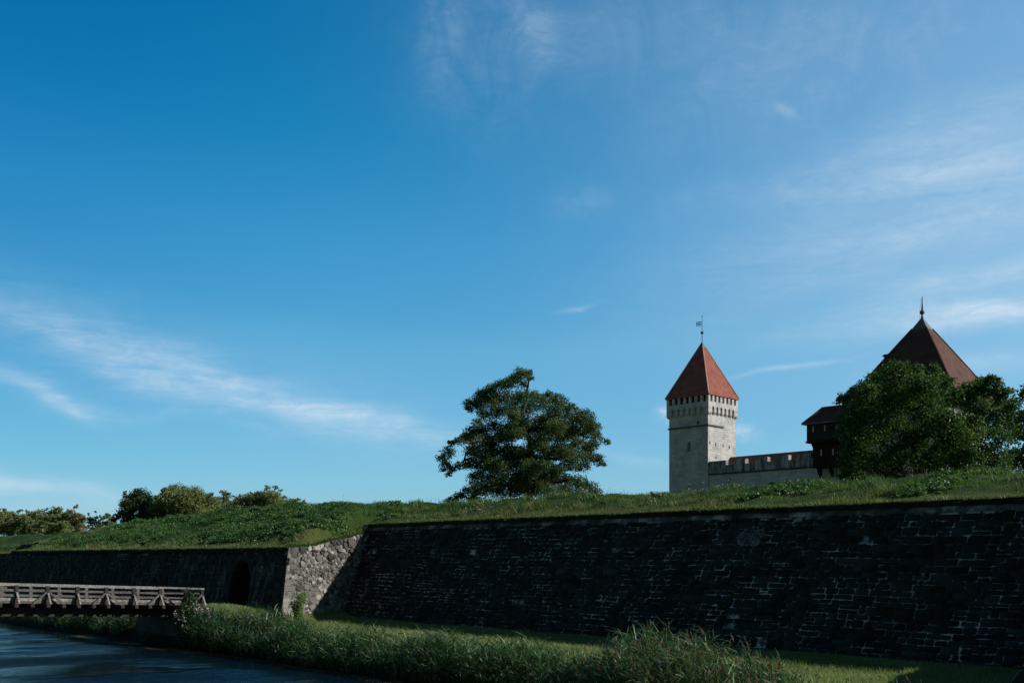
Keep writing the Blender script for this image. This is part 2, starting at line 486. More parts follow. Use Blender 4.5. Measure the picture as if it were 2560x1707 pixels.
# dark curtain masonry: slot 0 blocks, slot 1 joints
def fn(t, bs):
    s = attr(t); ob = coords(t)
    n = t.noise(ob, 0.35, 5, 0.6); n3 = t.noise(ob, 5.0, 4, 0.65)
    f = t.m('ADD', t.m('MULTIPLY', s, 0.55), t.m('MULTIPLY', n3, 0.45))
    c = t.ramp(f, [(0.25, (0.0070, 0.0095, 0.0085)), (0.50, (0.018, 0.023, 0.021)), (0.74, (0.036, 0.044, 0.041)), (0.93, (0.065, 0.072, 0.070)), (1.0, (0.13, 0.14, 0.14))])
    moss = t.ramp(n, [(0.48, 0.0), (0.66, 1.0)])
    c = t.mix(t.m('MULTIPLY', moss, 0.6), c, (0.007, 0.012, 0.007))
    t.set(bs.inputs['Base Color'], c)
    bump(t, bs, n3, 0.6, 0.05)
M_BLOCK = material('dark_mossy_stone', fn, 0.9, 0.15)
def fn(t, bs):
    ob = coords(t)
    a = t.ramp(t.noise(ob, 0.85, 4, 0.6), [(0.43, 0.0), (0.56, 1.0)])
    b = t.ramp(t.noise(ob, 0.22, 4, 0.6), [(0.30, 0.30), (0.55, 1.0)])
    b = t.m('MULTIPLY', b, t.ramp(t.noise(ob, 3.1, 3, 0.6), [(0.44, 0.10), (0.58, 1.0)]))
    c = t.mix(t.m('MULTIPLY', a, b), (0.014, 0.016, 0.015), (0.44, 0.46, 0.45))
    t.set(bs.inputs['Base Color'], c)
M_JOINT = material('patchy_lime_mortar', fn, 0.95, 0.1)
def fn(t, bs):
    ob = coords(t)
    a = t.ramp(t.noise(ob, 0.9, 4, 0.6), [(0.50, 0.0), (0.63, 1.0)])
    b = t.ramp(t.noise(ob, 0.15, 3, 0.6), [(0.40, 0.08), (0.62, 1.0)])
    t.set(bs.inputs['Base Color'], t.mix(t.m('MULTIPLY', a, b), (0.013, 0.015, 0.014), (0.24, 0.25, 0.245)))
M_BRICKJ = plain('brick_patch_mortar', (0.16, 0.17, 0.165), 0.95, 0.1, 0, 0.7, 3)
def fn(t, bs):
    ob = coords(t)
    a = t.ramp(t.noise(ob, 0.9, 4, 0.6), [(0.50, 0.0), (0.63, 1.0)])
    b = t.ramp(t.noise(ob, 0.15, 3, 0.6), [(0.40, 0.08), (0.62, 1.0)])
    t.set(bs.inputs['Base Color'], t.mix(t.m('MULTIPLY', a, b), (0.013, 0.015, 0.014), (0.24, 0.25, 0.245)))
M_JOINT2 = material('faint_lime_mortar', fn, 0.95, 0.1)
def fn(t, bs):
    ob = coords(t)
    a = t.ramp(t.noise(ob, 0.9, 6, 0.65), [(0.36, (0.022, 0.025, 0.024)), (0.54, (0.09, 0.098, 0.098)), (0.68, (0.32, 0.335, 0.335))])
    t.set(bs.inputs['Base Color'], a)
M_BAND = material('pale_stone_band', fn, 0.9, 0.15)
def fn(t, bs):
    ob = coords(t)
    a = t.ramp(t.noise(ob, 1.6, 5, 0.65), [(0.35, (0.010, 0.011, 0.009)), (0.7, (0.03, 0.033, 0.026))])
    t.set(bs.inputs['Base Color'], a)
M_COPING = material('dark_coping_stone', fn, 0.95, 0.1)
def fn(t, bs):      # bastion face: finer streaks of lime running down
    s = attr(t); ob = coords(t)
    n3 = t.noise(ob, 3.0, 4, 0.65)
    f = t.m('ADD', t.m('MULTIPLY', s, 0.6), t.m('MULTIPLY', n3, 0.4))
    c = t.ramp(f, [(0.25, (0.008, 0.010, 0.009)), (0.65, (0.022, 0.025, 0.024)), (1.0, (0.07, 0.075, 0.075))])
    st = t.ramp(t.noise(t.map(ob, (1.1, 1.1, 0.16)), 1.0, 5, 0.7), [(0.53, 0.0), (0.70, 1.0)])
    c = t.mix(t.m('MULTIPLY', st, 0.75), c, (0.15, 0.16, 0.16))
    t.set(bs.inputs['Base Color'], c)
    bump(t, bs, n3, 0.6, 0.04)
M_BLOCK2 = material('dark_streaked_stone', fn, 0.9, 0.15)
def fn(t, bs):      # sunlit rubble
    s = attr(t); ob = coords(t)
    n3 = t.noise(ob, 6.0, 5, 0.7)
    f = t.m('ADD', t.m('MULTIPLY', s, 0.8), t.m('MULTIPLY', n3, 0.25))
    c = t.ramp(f, [(0.14, (0.045, 0.043, 0.039)), (0.38, (0.115, 0.110, 0.100)), (0.6, (0.205, 0.197, 0.180)), (0.8, (0.40, 0.385, 0.35)), (0.95, (0.25, 0.17, 0.14)), (1.0, (0.17, 0.095, 0.07))])
    t.set(bs.inputs['Base Color'], c)
    bump(t, bs, n3, 0.7, 0.06)
M_RUB = material('rubble_stone', fn, 0.9, 0.2)
def fn(t, bs):
    ob = coords(t)
    c = t.ramp(t.noise(ob, 1.5, 5, 0.65), [(0.3, (0.05, 0.045, 0.04)), (0.5, (0.18, 0.165, 0.145)), (0.68, (0.34, 0.31, 0.27)), (0.82, (0.52, 0.46, 0.38))])
    t.set(bs.inputs['Base Color'], c); bump(t, bs, t.noise(ob, 9, 4), 0.6, 0.05)
M_RUBJ = material('rubble_mortar', fn, 0.95, 0.1)

# grounds
def fn(t, bs):
    ob = coords(t)
    f = t.m('ADD', t.m('MULTIPLY', t.noise(ob, 0.35, 5, 0.6), 0.6), t.m('MULTIPLY', t.noise(ob, 3.2, 4, 0.65), 0.4))
    c = t.ramp(f, [(0.32, (0.010, 0.026, 0.007)), (0.5, (0.032, 0.066, 0.015)), (0.66, (0.066, 0.102, 0.026))])
    d = attr(t)            # dry strip along the wall edge
    c = t.mix(t.m('MULTIPLY', d, 0.75), c, (0.105, 0.108, 0.034))
    t.set(bs.inputs['Base Color'], c)
    bump(t, bs, t.noise(ob, 4.5, 4, 0.7), 0.9, 0.15)
M_TURF = material('rampart_turf', fn, 0.95, 0.1)
def fn(t, bs):
    ob = coords(t)
    f = t.m('ADD', t.m('MULTIPLY', t.noise(ob, 0.5, 5, 0.6), 0.6), t.m('MULTIPLY', t.noise(ob, 4, 4, 0.65), 0.4))
    c = t.ramp(f, [(0.3, (0.080, 0.108, 0.036)), (0.68, (0.14, 0.158, 0.062))])
    c = t.mix(attr(t), c, (0.010, 0.011, 0.007))       # darker towards the waterline
    t.set(bs.inputs['Base Color'], c)
    bump(t, bs, t.noise(ob, 6, 4, 0.7), 0.8, 0.08)
M_MEADOW = material('moat_meadow', fn, 0.95, 0.1)
M_GRASS = leaf_material('grass_blades', [(0.0, (0.008, 0.034, 0.009)), (0.45, (0.026, 0.086, 0.020)), (0.8, (0.070, 0.140, 0.038)), (1.0, (0.14, 0.155, 0.060))], 0.25)
M_BERM = leaf_material('berm_grass_blades', [(0.0, (0.10, 0.145, 0.046)), (0.6, (0.185, 0.245, 0.105)), (1.0, (0.34, 0.34, 0.20))], 0.3)
M_WEED = leaf_material('weed_leaves', [(0.0, (0.018, 0.060, 0.015)), (0.6, (0.065, 0.150, 0.040)), (1.0, (0.22, 0.32, 0.15))], 0.25, 0.45)
M_REED = leaf_material('reed_leaves', [(0.0, (0.008, 0.030, 0.010)), (0.55, (0.030, 0.092, 0.026)), (0.85, (0.120, 0.220, 0.090)), (1.0, (0.36, 0.40, 0.26))], 0.20, 0.42, 1.1, 0.30)
M_PLUME = leaf_material('reed_plumes', [(0.0, (0.09, 0.055, 0.048)), (1.0, (0.32, 0.22, 0.19))], 0.3, 0.8, 1.0)
M_OAK = leaf_material('broad_tree_leaves', [(0.0, (0.018, 0.038, 0.016)), (0.5, (0.064, 0.106, 0.046)), (0.85, (0.145, 0.195, 0.092)), (1.0, (0.25, 0.25, 0.14))], 0.30, 0.6, 1.2, 0.15)
M_CHES = leaf_material('dark_tree_leaves', [(0.0, (0.012, 0.034, 0.011)), (0.5, (0.040, 0.092, 0.027)), (0.88, (0.11, 0.18, 0.060)), (1.0, (0.24, 0.29, 0.14))], 0.30, 0.55, 1.2, 0.15)
M_FAR = leaf_material('far_tree_leaves', [(0.0, (0.06, 0.09, 0.034)), (0.5, (0.17, 0.21, 0.086)), (0.85, (0.30, 0.32, 0.155)), (1.0, (0.38, 0.38, 0.21))], 0.34, 0.6, 1.2)
M_FARDK = leaf_material('far_dark_leaves', [(0.0, (0.012, 0.030, 0.012)), (0.6, (0.038, 0.070, 0.026)), (1.0, (0.10, 0.12, 0.05))], 0.15, 0.5, 1.2)
M_FARBR = leaf_material('far_bronze_leaves', [(0.0, (0.05, 0.050, 0.018)), (0.5, (0.16, 0.150, 0.060)), (1.0, (0.28, 0.24, 0.12))], 0.34, 0.6, 1.2)
M_YOUNG = leaf_material('sapling_leaves', [(0.0, (0.06, 0.11, 0.025)), (1.0, (0.20, 0.26, 0.09))], 0.35, 0.5)
M_IVY = leaf_material('shrub_leaves', [(0.0, (0.008, 0.028, 0.010)), (0.7, (0.028, 0.075, 0.022)), (1.0, (0.09, 0.14, 0.05))], 0.2, 0.4, 1.2, 0.45)
M_FLOW = plain('white_flowers', (0.58, 0.50, 0.51), 0.8, 0.2, 0, 0.25, 20)
M_STALK = plain('dry_stalk', (0.16, 0.13, 0.07), 0.8)
M_DUCK = leaf_material('duckweed', [(0.0, (0.05, 0.055, 0.012)), (0.7, (0.12, 0.115, 0.035)), (1.0, (0.30, 0.22, 0.14))], 0.05, 0.6)
def fn(t, bs):
    ob = coords(t)
    bs.inputs['Base Color'].default_value = (0.002, 0.012, 0.024, 1)
    bs.inputs['IOR'].default_value = 1.33
    mp = t.map(ob, (1.0, 1.0, 1.0), (0, 0, math.radians(-20)))
    n1 = t.noise(t.map(mp, (1.5, 1.9, 1)), 1.0, 4, 0.62, 0.4)
    n2 = t.noise(t.map(mp, (5.0, 6.0, 1)), 1.0, 3, 0.6)
    calm = t.ramp(t.noise(t.map(mp, (0.07, 0.16, 1)), 1.0, 3, 0.5), [(0.40, 0.06), (0.58, 1.0)])
    sx = t.n('ShaderNodeSeparateXYZ'); t.set(sx.inputs[0], ob)
    qd = t.m('ADD', t.m('MULTIPLY', sx.outputs[0], NX), t.m('MULTIPLY', sx.outputs[1], NY))
    qd = t.m('ADD', qd, t.m('MULTIPLY', t.noise(t.map(mp, (0.12, 0.4, 1)), 1.0, 3, 0.5), 3.0))
    lee = t.n('ShaderNodeMapRange'); lee.interpolation_type = 'SMOOTHSTEP'
    t.set(lee.inputs[0], qd); lee.inputs[1].default_value = -23.8; lee.inputs[2].default_value = -17.5; lee.inputs[3].default_value = 0.03; lee.inputs[4].default_value = 1.0
    calm = t.m('MULTIPLY', calm, lee.outputs[0])
    h = t.m('MULTIPLY', t.m('ADD', t.m('MULTIPLY', n1, 1.2), t.m('MULTIPLY', n2, 0.35)), calm)
    bump(t, bs, h, 1.0, 0.36)
M_WATER = material('moat_water', fn, 0.06, 0.5)

# ------------------------------------------------------------------ the land
EDGE_B, EDGE_C, EDGE_F = -35.9, -44.1, -46.0       # outer edges: bastions, curtain, far curtain
PF, PR, PL, PX = -60.4, -8.2, -118.5, -400.0      # left flank, right flank, left salient, end of the far curtain
def flank_top(q):
    return np.interp(-np.asarray(q, float), [35.9, 38.3, 39.6, 41.2, 42.5, 44.1, 60], [6.27, 6.36, 6.72, 6.95, 7.22, 7.50, 8.1])
def H_emb(p, q):
    p = np.asarray(p, float); q = np.asarray(q, float)
    back = np.interp(-q, [61, 74, 80], [0.0, 1.0, 1.0])
    zc = np.interp(p, [-220, -150, -122, -115, -92, -76, -64, -56], [9.3, 9.25, 9.2, 9.2, 9.5, 10.05, 10.0, 9.75])
    c = np.interp(-q, [44.1, 45.4, 50.0, 80], [8.12, 8.45, 9.72, 9.72])
    b = 6.3 + (zc - 6.3) * np.interp(-q, [35.9, 37.2, 45.0, 80], [0.0, 0.10, 1.0, 1.0])
    f0 = np.interp(p, [-153, -148], [6.15, 7.45])
    f = f0 + (9.25 - f0) * np.interp(-q, [46, 47.2, 56, 80], [0.0, 0.1, 1.0, 1.0])
    g = np.interp(-q, [34, 40, 56, 80], [2.0, 4.4, 9.25, 9.25])
    bl = np.minimum(b, flank_top(q) + 0.10 + np.maximum(0, PF - p - 0.15 + (q + 35.9) * 0.13) * 1.6)
    bl = np.where(q > -46.5, np.minimum(bl, 6.35 + np.maximum(0, p - PL) * 0.62), bl)
    br = np.minimum(b, flank_top(q) + 0.10 + np.maximum(0, p - PR) * 0.8)
    z = np.where(p > -40, np.where(q > EDGE_C - 0.01, br, 0), np.where(q > EDGE_C - 0.01, bl, 0))
    # behind the curtain line: blend bastion and curtain profiles
    k = sstep(-61.0, -68.0, p)
    cc = c * (1 - k) + np.maximum(b, c) * k
    kb = sstep(-44.1, -46.5, q)
    cl = np.where(p < PF - 0.5, bl * (1 - kb) + cc * kb, c)
    kr = sstep(PR, PR + 6, p)
    cl = np.where(p > PR, br * (1 - kb) + (c * (1 - kr) + b * kr) * kb, cl)
    z = np.where(q > EDGE_C - 0.01, z, cl)
    kf = sstep(PL + 1.5, PL - 0.5, p)
    z = np.where(p < PL + 1.5, np.where(q > EDGE_F, np.where(p < PX, g, z), z * (1 - kf) + f * kf), z)
    z = np.where(p < PX, f * 0 + np.where(q > -56, g, 9.25), z)
    edge = np.where((p < PF) | (p > PR), EDGE_B, EDGE_C)
    lump = sstep(0.4, 2.5, edge - q)
    z = z + lump * ((fbm(p, q, 5.0, 0) - 0.5) * 0.75 + (fbm(p, q, 1.9, 3) - 0.5) * np.where(p < -62, 0.85, 0.55))
    return z * (1 - back) + 4.9 * back
def G_land(p, q):
    p = np.asarray(p, float); q = np.asarray(q, float)
    kb = sstep(-57.0, -60.0, p)
    a = np.interp(-q, [-5, 2, 9, 11, 24, 27, 28.6, 31, 35, 39.5, 74, 76, 400, 430, 9000],
                  [3.9, 3.9, 0.0, -1.2, -1.2, 0.0, 0.45, 0.92, 1.05, 1.35, 1.4, 4.9, 4.9, 1.0, 1.0])
    b = np.interp(-q, [-5, 2, 9, 11, 24, 26.8, 28.4, 30, 34.6, 39, 74, 76, 400, 430, 9000],
                  [3.9, 3.9, 0.0, -1.2, -1.2, 0.0, 0.7, 1.35, 1.8, 1.8, 1.4, 4.9, 4.9, 1.0, 1.0])
    z = a * (1 - kb) + b * kb
    z = z + 0.75 * np.exp(-((p + 63) / 4.5) ** 2) * sstep(-28.2, -29.6, q) * sstep(-35.5, -32.0, q)
    z = z + (q < -27.5) * (q > -60) * (fbm(p, q, 2.5, 2) - 0.5) * 0.16
    return z

def grid_mesh(name, ps, qs, fz, mat, keep=None, warp=None, dry=None):
    P, Q = np.meshgrid(ps, qs, indexing='ij')
    Z = fz(P, Q)
    if warp is not None: P = warp(P, Q)
    V = WA(P, Q, Z).reshape(-1, 3)
    n, m = len(ps), len(qs)
    i, j = np.meshgrid(np.arange(n - 1), np.arange(m - 1), indexing='ij')
    F = np.stack([i * m + j, i * m + j + 1, (i + 1) * m + j + 1, (i + 1) * m + j], -1)
    if keep is not None:
        pc = (ps[:-1] + ps[1:]) / 2; qc = (qs[:-1] + qs[1:]) / 2
        PC, QC = np.meshgrid(pc, qc, indexing='ij')
        F = F[keep(PC, QC)]
    F = F.reshape(-1, 4)
    sh = dry(P, Q).ravel() if dry is not None else np.zeros(len(V))
    return np_mesh(name, V, F[:, ::-1], mat, None, sh, smooth=True)

geo = lambda a, b, k: a + (b - a) * (np.geomspace(1, 60, k) - 1) / 59
ps = np.concatenate([geo(-160, -4000, 14)[::-1], np.arange(-159, 30, 0.9), geo(30, 4000, 14)])
qs = np.concatenate([geo(-80, -4000, 16)[::-1], np.arange(-79, -41, 4.0), np.arange(-40.5, -22, 0.45), np.arange(-21.5, 6, 1.2), geo(6, 3000, 12)])
ground = grid_mesh('ground', ps, qs, G_land, M_MEADOW, dry=lambda P, Q: (1 - sstep(0.35, 0.75, G_land(P, Q))) * (Q > -40) * (Q < -20))
tag(ground, kind='structure')

def warp_p(P, Q):
    t = np.clip((EDGE_B - Q) / 8.2, 0, 1)
    return P - 1.1 * t * np.exp(-((P - PF) / 4.0) ** 2)
def dryness(P, Q):
    edge = np.where((P < PF) & (P > PL), EDGE_B, np.where(P > PR, EDGE_B, np.where(P < PL, EDGE_F, EDGE_C)))
    d = edge - Q
    k = np.exp(-(np.maximum(d, 0) / 1.5) ** 2)
    kf = np.exp(-np.maximum(0, (PF - P)) / 0.9) * (P < PF + 1) * (Q > -44.5) * 0.9
    return np.clip(np.maximum(k, kf) * (0.55 + 0.9 * fbm(P, Q, 3.0, 4)) + 0.75 * sstep(0.60, 0.75, fbm(P, Q, 4.0, 5)) * 0.5, 0, 1)
def keep_emb(p, q):
    ok = (q < EDGE_C)
    ok |= (q < EDGE_B) & (((p < PF) & (p > PL)) | (p > PR))
    ok &= ~((p < PL) & (p > PX) & (q > EDGE_F))
    ok |= (p < PX) & (q < -34)
    return ok
ps = np.unique(np.round(np.concatenate([np.arange(-220, -120, 1.2), np.arange(-120, 24, 0.45), [PF, PR, PL, PX]]), 3))
qs = np.unique(np.round(np.concatenate([np.arange(-80, -56, 2.0), np.arange(-56, -35.9, 0.42), [-34.0, EDGE_B, EDGE_C, EDGE_F]]), 3))
emb = grid_mesh('embankment', ps, qs, H_emb, M_TURF, keep_emb, warp_p, dryness)
tag(emb, kind='structure')

wv = [W(-300, -33, 0), W(200, -33, 0), W(200, -6, 0), W(-300, -6, 0)]
water = np_mesh('water', np.array(wv), np.array([[0, 1, 2, 3]]), M_WATER)
tag(water, kind='structure')

# ------------------------------------------------------------------ rampart walls
def masonry(name, parent, P, nrm, L, H, mats, rows, bw, gap, seed, skip=None, cell=(1.0, 0.5), raise_=(0.015, 0.06), light=0.04, panel=True, wav=0.10, seg=False, jit=0.014):
    """blocks of irregular coursed stone on a mortar bed; P(s, t) gives points, t runs down"""
    r = np.random.default_rng(seed)
    V = []; F = []; M = []; S = []
    nrm = np.array(nrm)
    if panel:
        ns, nt = max(2, int(L / cell[0])), max(2, int(H / cell[1]))
        sg, tg = np.meshgrid(np.linspace(0, L, ns), np.linspace(0, H, nt), indexing='ij')
        pv = P(sg.ravel(), tg.ravel())
        V += list(pv); S += [0.5] * len(pv)
        for i in range(ns - 1):
            for j in range(nt - 1):
                if skip and skip((sg[i, j] + sg[i + 1, j]) / 2, (tg[i, j] + tg[i, j + 1]) / 2, 0.0): continue
                F.append([i * nt + j + 1, (i + 1) * nt + j + 1, (i + 1) * nt + j, i * nt + j]); M.append(1)
    wob = lambda s, tt: wav * (vnoise(s, np.full_like(s, tt), 6.0, 1) - 0.5) * 2 + 0.05 * (vnoise(s, np.full_like(s, tt), 1.1, 2) - 0.5)
    cuts = [0.0]
    while cuts[-1] < L:
        cuts.append(min(L, cuts[-1] + (r.uniform(3.5, 8.0) if seg else L)))
        if L - cuts[-1] < 1.5: cuts[-1] = L
    for ci in range(len(cuts) - 1):
      c0, c1 = cuts[ci], cuts[ci + 1]
      t = 0.0
      while t < H - 0.05:
        h = r.uniform(*rows)
        if seg and r.random() < 0.12: h *= 1.35
        if t + h > H - 0.12: h = H - t
        e0 = c0 + (r.uniform(-0.50, 0.04) if ci else 0.0); e1 = c1
        s = e0
        while s < e1 - 0.02:
            b = r.uniform(*bw) * (1.0 if r.random() > 0.2 else 0.55)
            if e1 - (s + b) < 0.25: b = e1 - s
            s0, s1 = max(0, s), min(L, s + b); s += b
            if s1 - s0 < 0.06: continue
            parts = [(t, t + h)]
            if h > 0.34 and r.random() < 0.12: parts = [(t, t + h * 0.5), (t + h * 0.5, t + h)]
            for (a0, a1) in parts:
                if skip and skip((s0 + s1) / 2, (a0 + a1) / 2, 0.25): continue
                if r.random() < 0.012: continue
                g = r.uniform(*gap) * (2.4 if r.random() < 0.12 else 1)
                jx = lambda: r.normal(0, jit)
                cs = np.array([s0 + g + jx(), s1 - g + jx(), s1 - g + jx(), s0 + g + jx()])
                ct = np.array([a1 - g + jx(), a1 - g + jx(), a0 + g + jx(), a0 + g + jx()])
                ct = np.clip(ct + wob(cs, t), 0.0, H)
                rz = r.uniform(*raise_)
                mid = np.array([cs.mean(), ct.mean()])
                # eight-cornered face: knocked-off corners
                k_ = np.array([r.uniform(0.06, 0.22) for _ in range(4)])
                ring_s, ring_t = [], []
                for e in range(4):
                    for o_, f_ in ((e - 1) % 4, k_[e]), ((e + 1) % 4, k_[e]):
                        fs = min(f_ * 0.16 / max(0.05, math.hypot(cs[o_] - cs[e], ct[o_] - ct[e])), 0.4) * 2.2
                        ring_s.append(cs[e] + (cs[o_] - cs[e]) * fs); ring_t.append(ct[e] + (ct[o_] - ct[e]) * fs)
                cs = np.array(ring_s); ct = np.array(ring_t)
                o = P(cs, ct); ins = 0.03
                cs2 = cs + np.sign(mid[0] - cs) * ins; ct2 = ct + np.sign(mid[1] - ct) * ins
                n_ = P(cs2, ct2) + nrm * rz
                bI = len(V); V += list(o + nrm * 0.002) + list(n_)
                sh = float(np.clip(r.normal(0.45, 0.17), 0, 0.85))
                if r.random() < light: sh = r.uniform(0.9, 1.0)
                S += [sh] * 16
                for e in range(8):
                    F.append([bI + e, bI + (e + 1) % 8, bI + 8 + (e + 1) % 8, bI + 8 + e]); M.append(0)
                for q4 in ((0, 1, 2, 3), (0, 3, 4, 7), (4, 5, 6, 7)):
                    F.append([bI + 8 + x for x in q4]); M.append(0)
        t += h
    return np_mesh(name, np.array(V), np.array(F), mats, parent, S, M)

nW = np.array([NX, NY, 0.0]); uW = np.array([UX, UY, 0.0])
# --- the long curtain wall
CB = 4.5; CZ0, CZ1 = 8.1, 1.0
curtain = thing('curtain_wall', 'long dark battered stone rampart wall running right under the grassy bank', 'rampart wall', W(-36, EDGE_C, 1.3), TH)
Hs = math.hypot(CB, CZ0 - CZ1)
cn = nW * (CZ0 - CZ1) / Hs + np.array([0, 0, 1]) * CB / Hs
def P_cur(s, t):
    f = np.asarray(t) / Hs
    return WA(-62.6 + np.asarray(s), EDGE_C + CB * f, CZ0 - (CZ0 - CZ1) * f)
def skip_cur(s, t, m): return t < 0.62
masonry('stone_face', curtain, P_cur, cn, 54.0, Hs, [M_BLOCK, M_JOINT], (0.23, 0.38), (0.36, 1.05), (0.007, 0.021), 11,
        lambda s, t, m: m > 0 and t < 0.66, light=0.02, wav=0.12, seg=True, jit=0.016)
mb = MB()
a, b = W(-61.5, EDGE_C + 0.02, 7.96), W(PR - 0.2, EDGE_C + 0.02, 7.96)
for i in range(60):           # coping stones, slightly uneven
    f0, f1 = i / 60, (i + 1) / 60 - 0.0004
    dz = random.uniform(-0.02, 0.02); dq = random.uniform(-0.02, 0.02)
    p0 = -61.5 + (PR - 0.2 + 61.5) * f0; p1 = -61.5 + (PR - 0.2 + 61.5) * f1
    mb.beam(W(p0, EDGE_C + 0.06 + dq, 7.98 + dz), W(p1, EDGE_C + 0.06 + dq, 7.98 + dz), 0.50, 0.26)
mb.build('coping', M_COPING, curtain, world=True)
def P_band(s, t):
    return P_cur(np.asarray(s) + 1.2, 0.22 + np.asarray(t)) + cn * 0.045
masonry('string_course', curtain, P_band, cn, 51.2, 0.42, [M_BAND, M_BAND], (0.40, 0.41), (0.7, 1.6), (0.004, 0.012), 12, raise_=(0.01, 0.04), wav=0.0)

# a patch of thin bricks where the face was mended
def P_pat(s, t): return P_cur(np.asarray(s) + 34.3, 1.15 + np.asarray(t)) + cn * 0.062
masonry('brick_patch', curtain, P_pat, cn, 1.7, 1.3, [M_BLOCK, M_BRICKJ], (0.07, 0.10), (0.16, 0.34), (0.008, 0.02), 14, lambda s, t, m: ((s - 0.85) / 0.85) ** 2 + ((t - 0.65) / 0.65) ** 2 > 0.8 + 0.3 * vnoise(np.array([s]), np.array([t]), 0.3, 2)[0], cell=(0.08, 0.08), raise_=(0.008, 0.02), wav=0.02, jit=0.006)

# --- the left bastion: dark face, sunlit rubble flank
bastion = thing('stone_bastion', 'low bastion with arched gate in its dark face and a sunlit fieldstone flank', 'bastion', W(-64, -36, 1.8), TH)
BZ1 = 1.3
off_u = lambda z: 1.75 * (8.1 - z) / 6.6
off_n = lambda z: 1.25 * (6.27 - z) / 4.6
Hb = (6.22 - BZ1)
def P_face(s, t):
    z = 6.22 - np.asarray(t)
    p = PF + off_u(z) - np.asarray(s)
    return WA(p, EDGE_B + off_n(z), z)
bn = nW * 0.965 + np.array([0, 0, 0.26])
ARCH_S, ARCH_W, ARCH_T = 6.1, 3.1, 0.80         # along the face, width, top of the arch below the wall top
def in_arch(s, t, m):
    x = abs(s - ARCH_S)
    spr = ARCH_T + ARCH_W * 0.62                # springing line
    if t > spr: return x < ARCH_W / 2 + m * 0.55
    y = (spr - t) / (ARCH_W * 0.62); x = x / (ARCH_W / 2)
    return x * x + y * y < (1 + m * 0.45) ** 2
flip = lambda s, t: P_face(58.3 - np.asarray(s), t)
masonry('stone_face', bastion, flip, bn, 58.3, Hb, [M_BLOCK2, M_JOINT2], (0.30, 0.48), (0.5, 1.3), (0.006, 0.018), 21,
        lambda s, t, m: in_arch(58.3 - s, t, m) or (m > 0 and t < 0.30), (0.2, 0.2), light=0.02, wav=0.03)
mb = MB()
for i in range(56):
    p0 = PF + 0.12 - 58.3 * i / 56; p1 = PF + 0.12 - 58.3 * (i + 1) / 56 + 0.02
    dz = random.uniform(-0.03, 0.03)
    mb.beam(W(p0, EDGE_B + 0.05, 6.12 + dz), W(p1, EDGE_B + 0.05, 6.12 + dz), 0.42, 0.34)
mb.build('coping', M_COPING, bastion, world=True)
# arch ring and the passage behind it
def arch_pts(n, grow=0.0):
    spr = ARCH_T + ARCH_W * 0.62; out = []
    hw = ARCH_W / 2 + grow
    out.append((ARCH_S + hw, Hb - 0.1)); 
    for i in range(n + 1):
        a = PI * i / n
        out.append((ARCH_S + hw * math.cos(a), spr - (ARCH_W * 0.62 + grow) * math.sin(a)))
    out.append((ARCH_S - hw, Hb - 0.1))
    return out
mb = MB()
ip, op = arch_pts(13, -0.10), arch_pts(13, 0.36)
for i in range(len(ip) - 1):
    q4 = [ip[i], ip[i + 1], op[i + 1], op[i]]
    pts = [Vector(P_face(np.array([c[0]]), np.array([c[1]]))[0] + bn * 0.05) for c in q4]
    cen = sum(pts, Vector()) / 4
    mb.sh = random.uniform(0.3, 0.6)
    mb.prism([cen + (p_ - cen) * 0.975 for p_ in pts][::-1], Vector(tuple(-nW * 0.5)))
mb.build('arch_ring', M_BLOCK2, bastion, world=True)
mb = MB()
fr = [Vector(P_face(np.array([c[0]]), np.array([c[1]]))[0]) for c in arch_pts(13, 0.02)]
bk = [p_ + Vector(tuple(-nW * 4.0)) + Vector((0, 0, -0.1)) for p_ in fr]
n_ = len(fr)
mb.add(fr + bk, [(i, i + 1, n_ + i + 1, n_ + i) for i in range(n_ - 1)] + [list(range(n_, 2 * n_))])
mb.build('gate_passage', plain('passage_stone', (0.02, 0.021, 0.02), 0.95, 0.1), bastion, world=True)
# pale ring fixed to the wall beside the arch and the stain line over it
c = P_face(np.array([3.15]), np.array([1.50]))[0] + bn * 0.10
ring_o = thing('wall_ring', 'small pale round ring fixed on the dark bastion face right of the arch', 'ring', tuple(c), TH)
mb = MB(); rp = []
t3 = np.array([0, 0, 1.0]) * 0.965 - nW * 0.26
for k in range(15):
    a = 2 * PI * k / 14
    rp.append(Vector(tuple(c + uW * 0.19 * math.cos(a) + t3 * 0.19 * math.sin(a))))
mb.tube(rp, 0.045, 6); mb.build('hoop', M_RING, ring_o, world=True, smooth=True)
mb = MB(); mb.tube([tuple(c + t3 * 0.19), tuple(c + t3 * 0.19 - bn * 0.12)], 0.03, 6); mb.build('staple', M_METAL, ring_o, world=True)

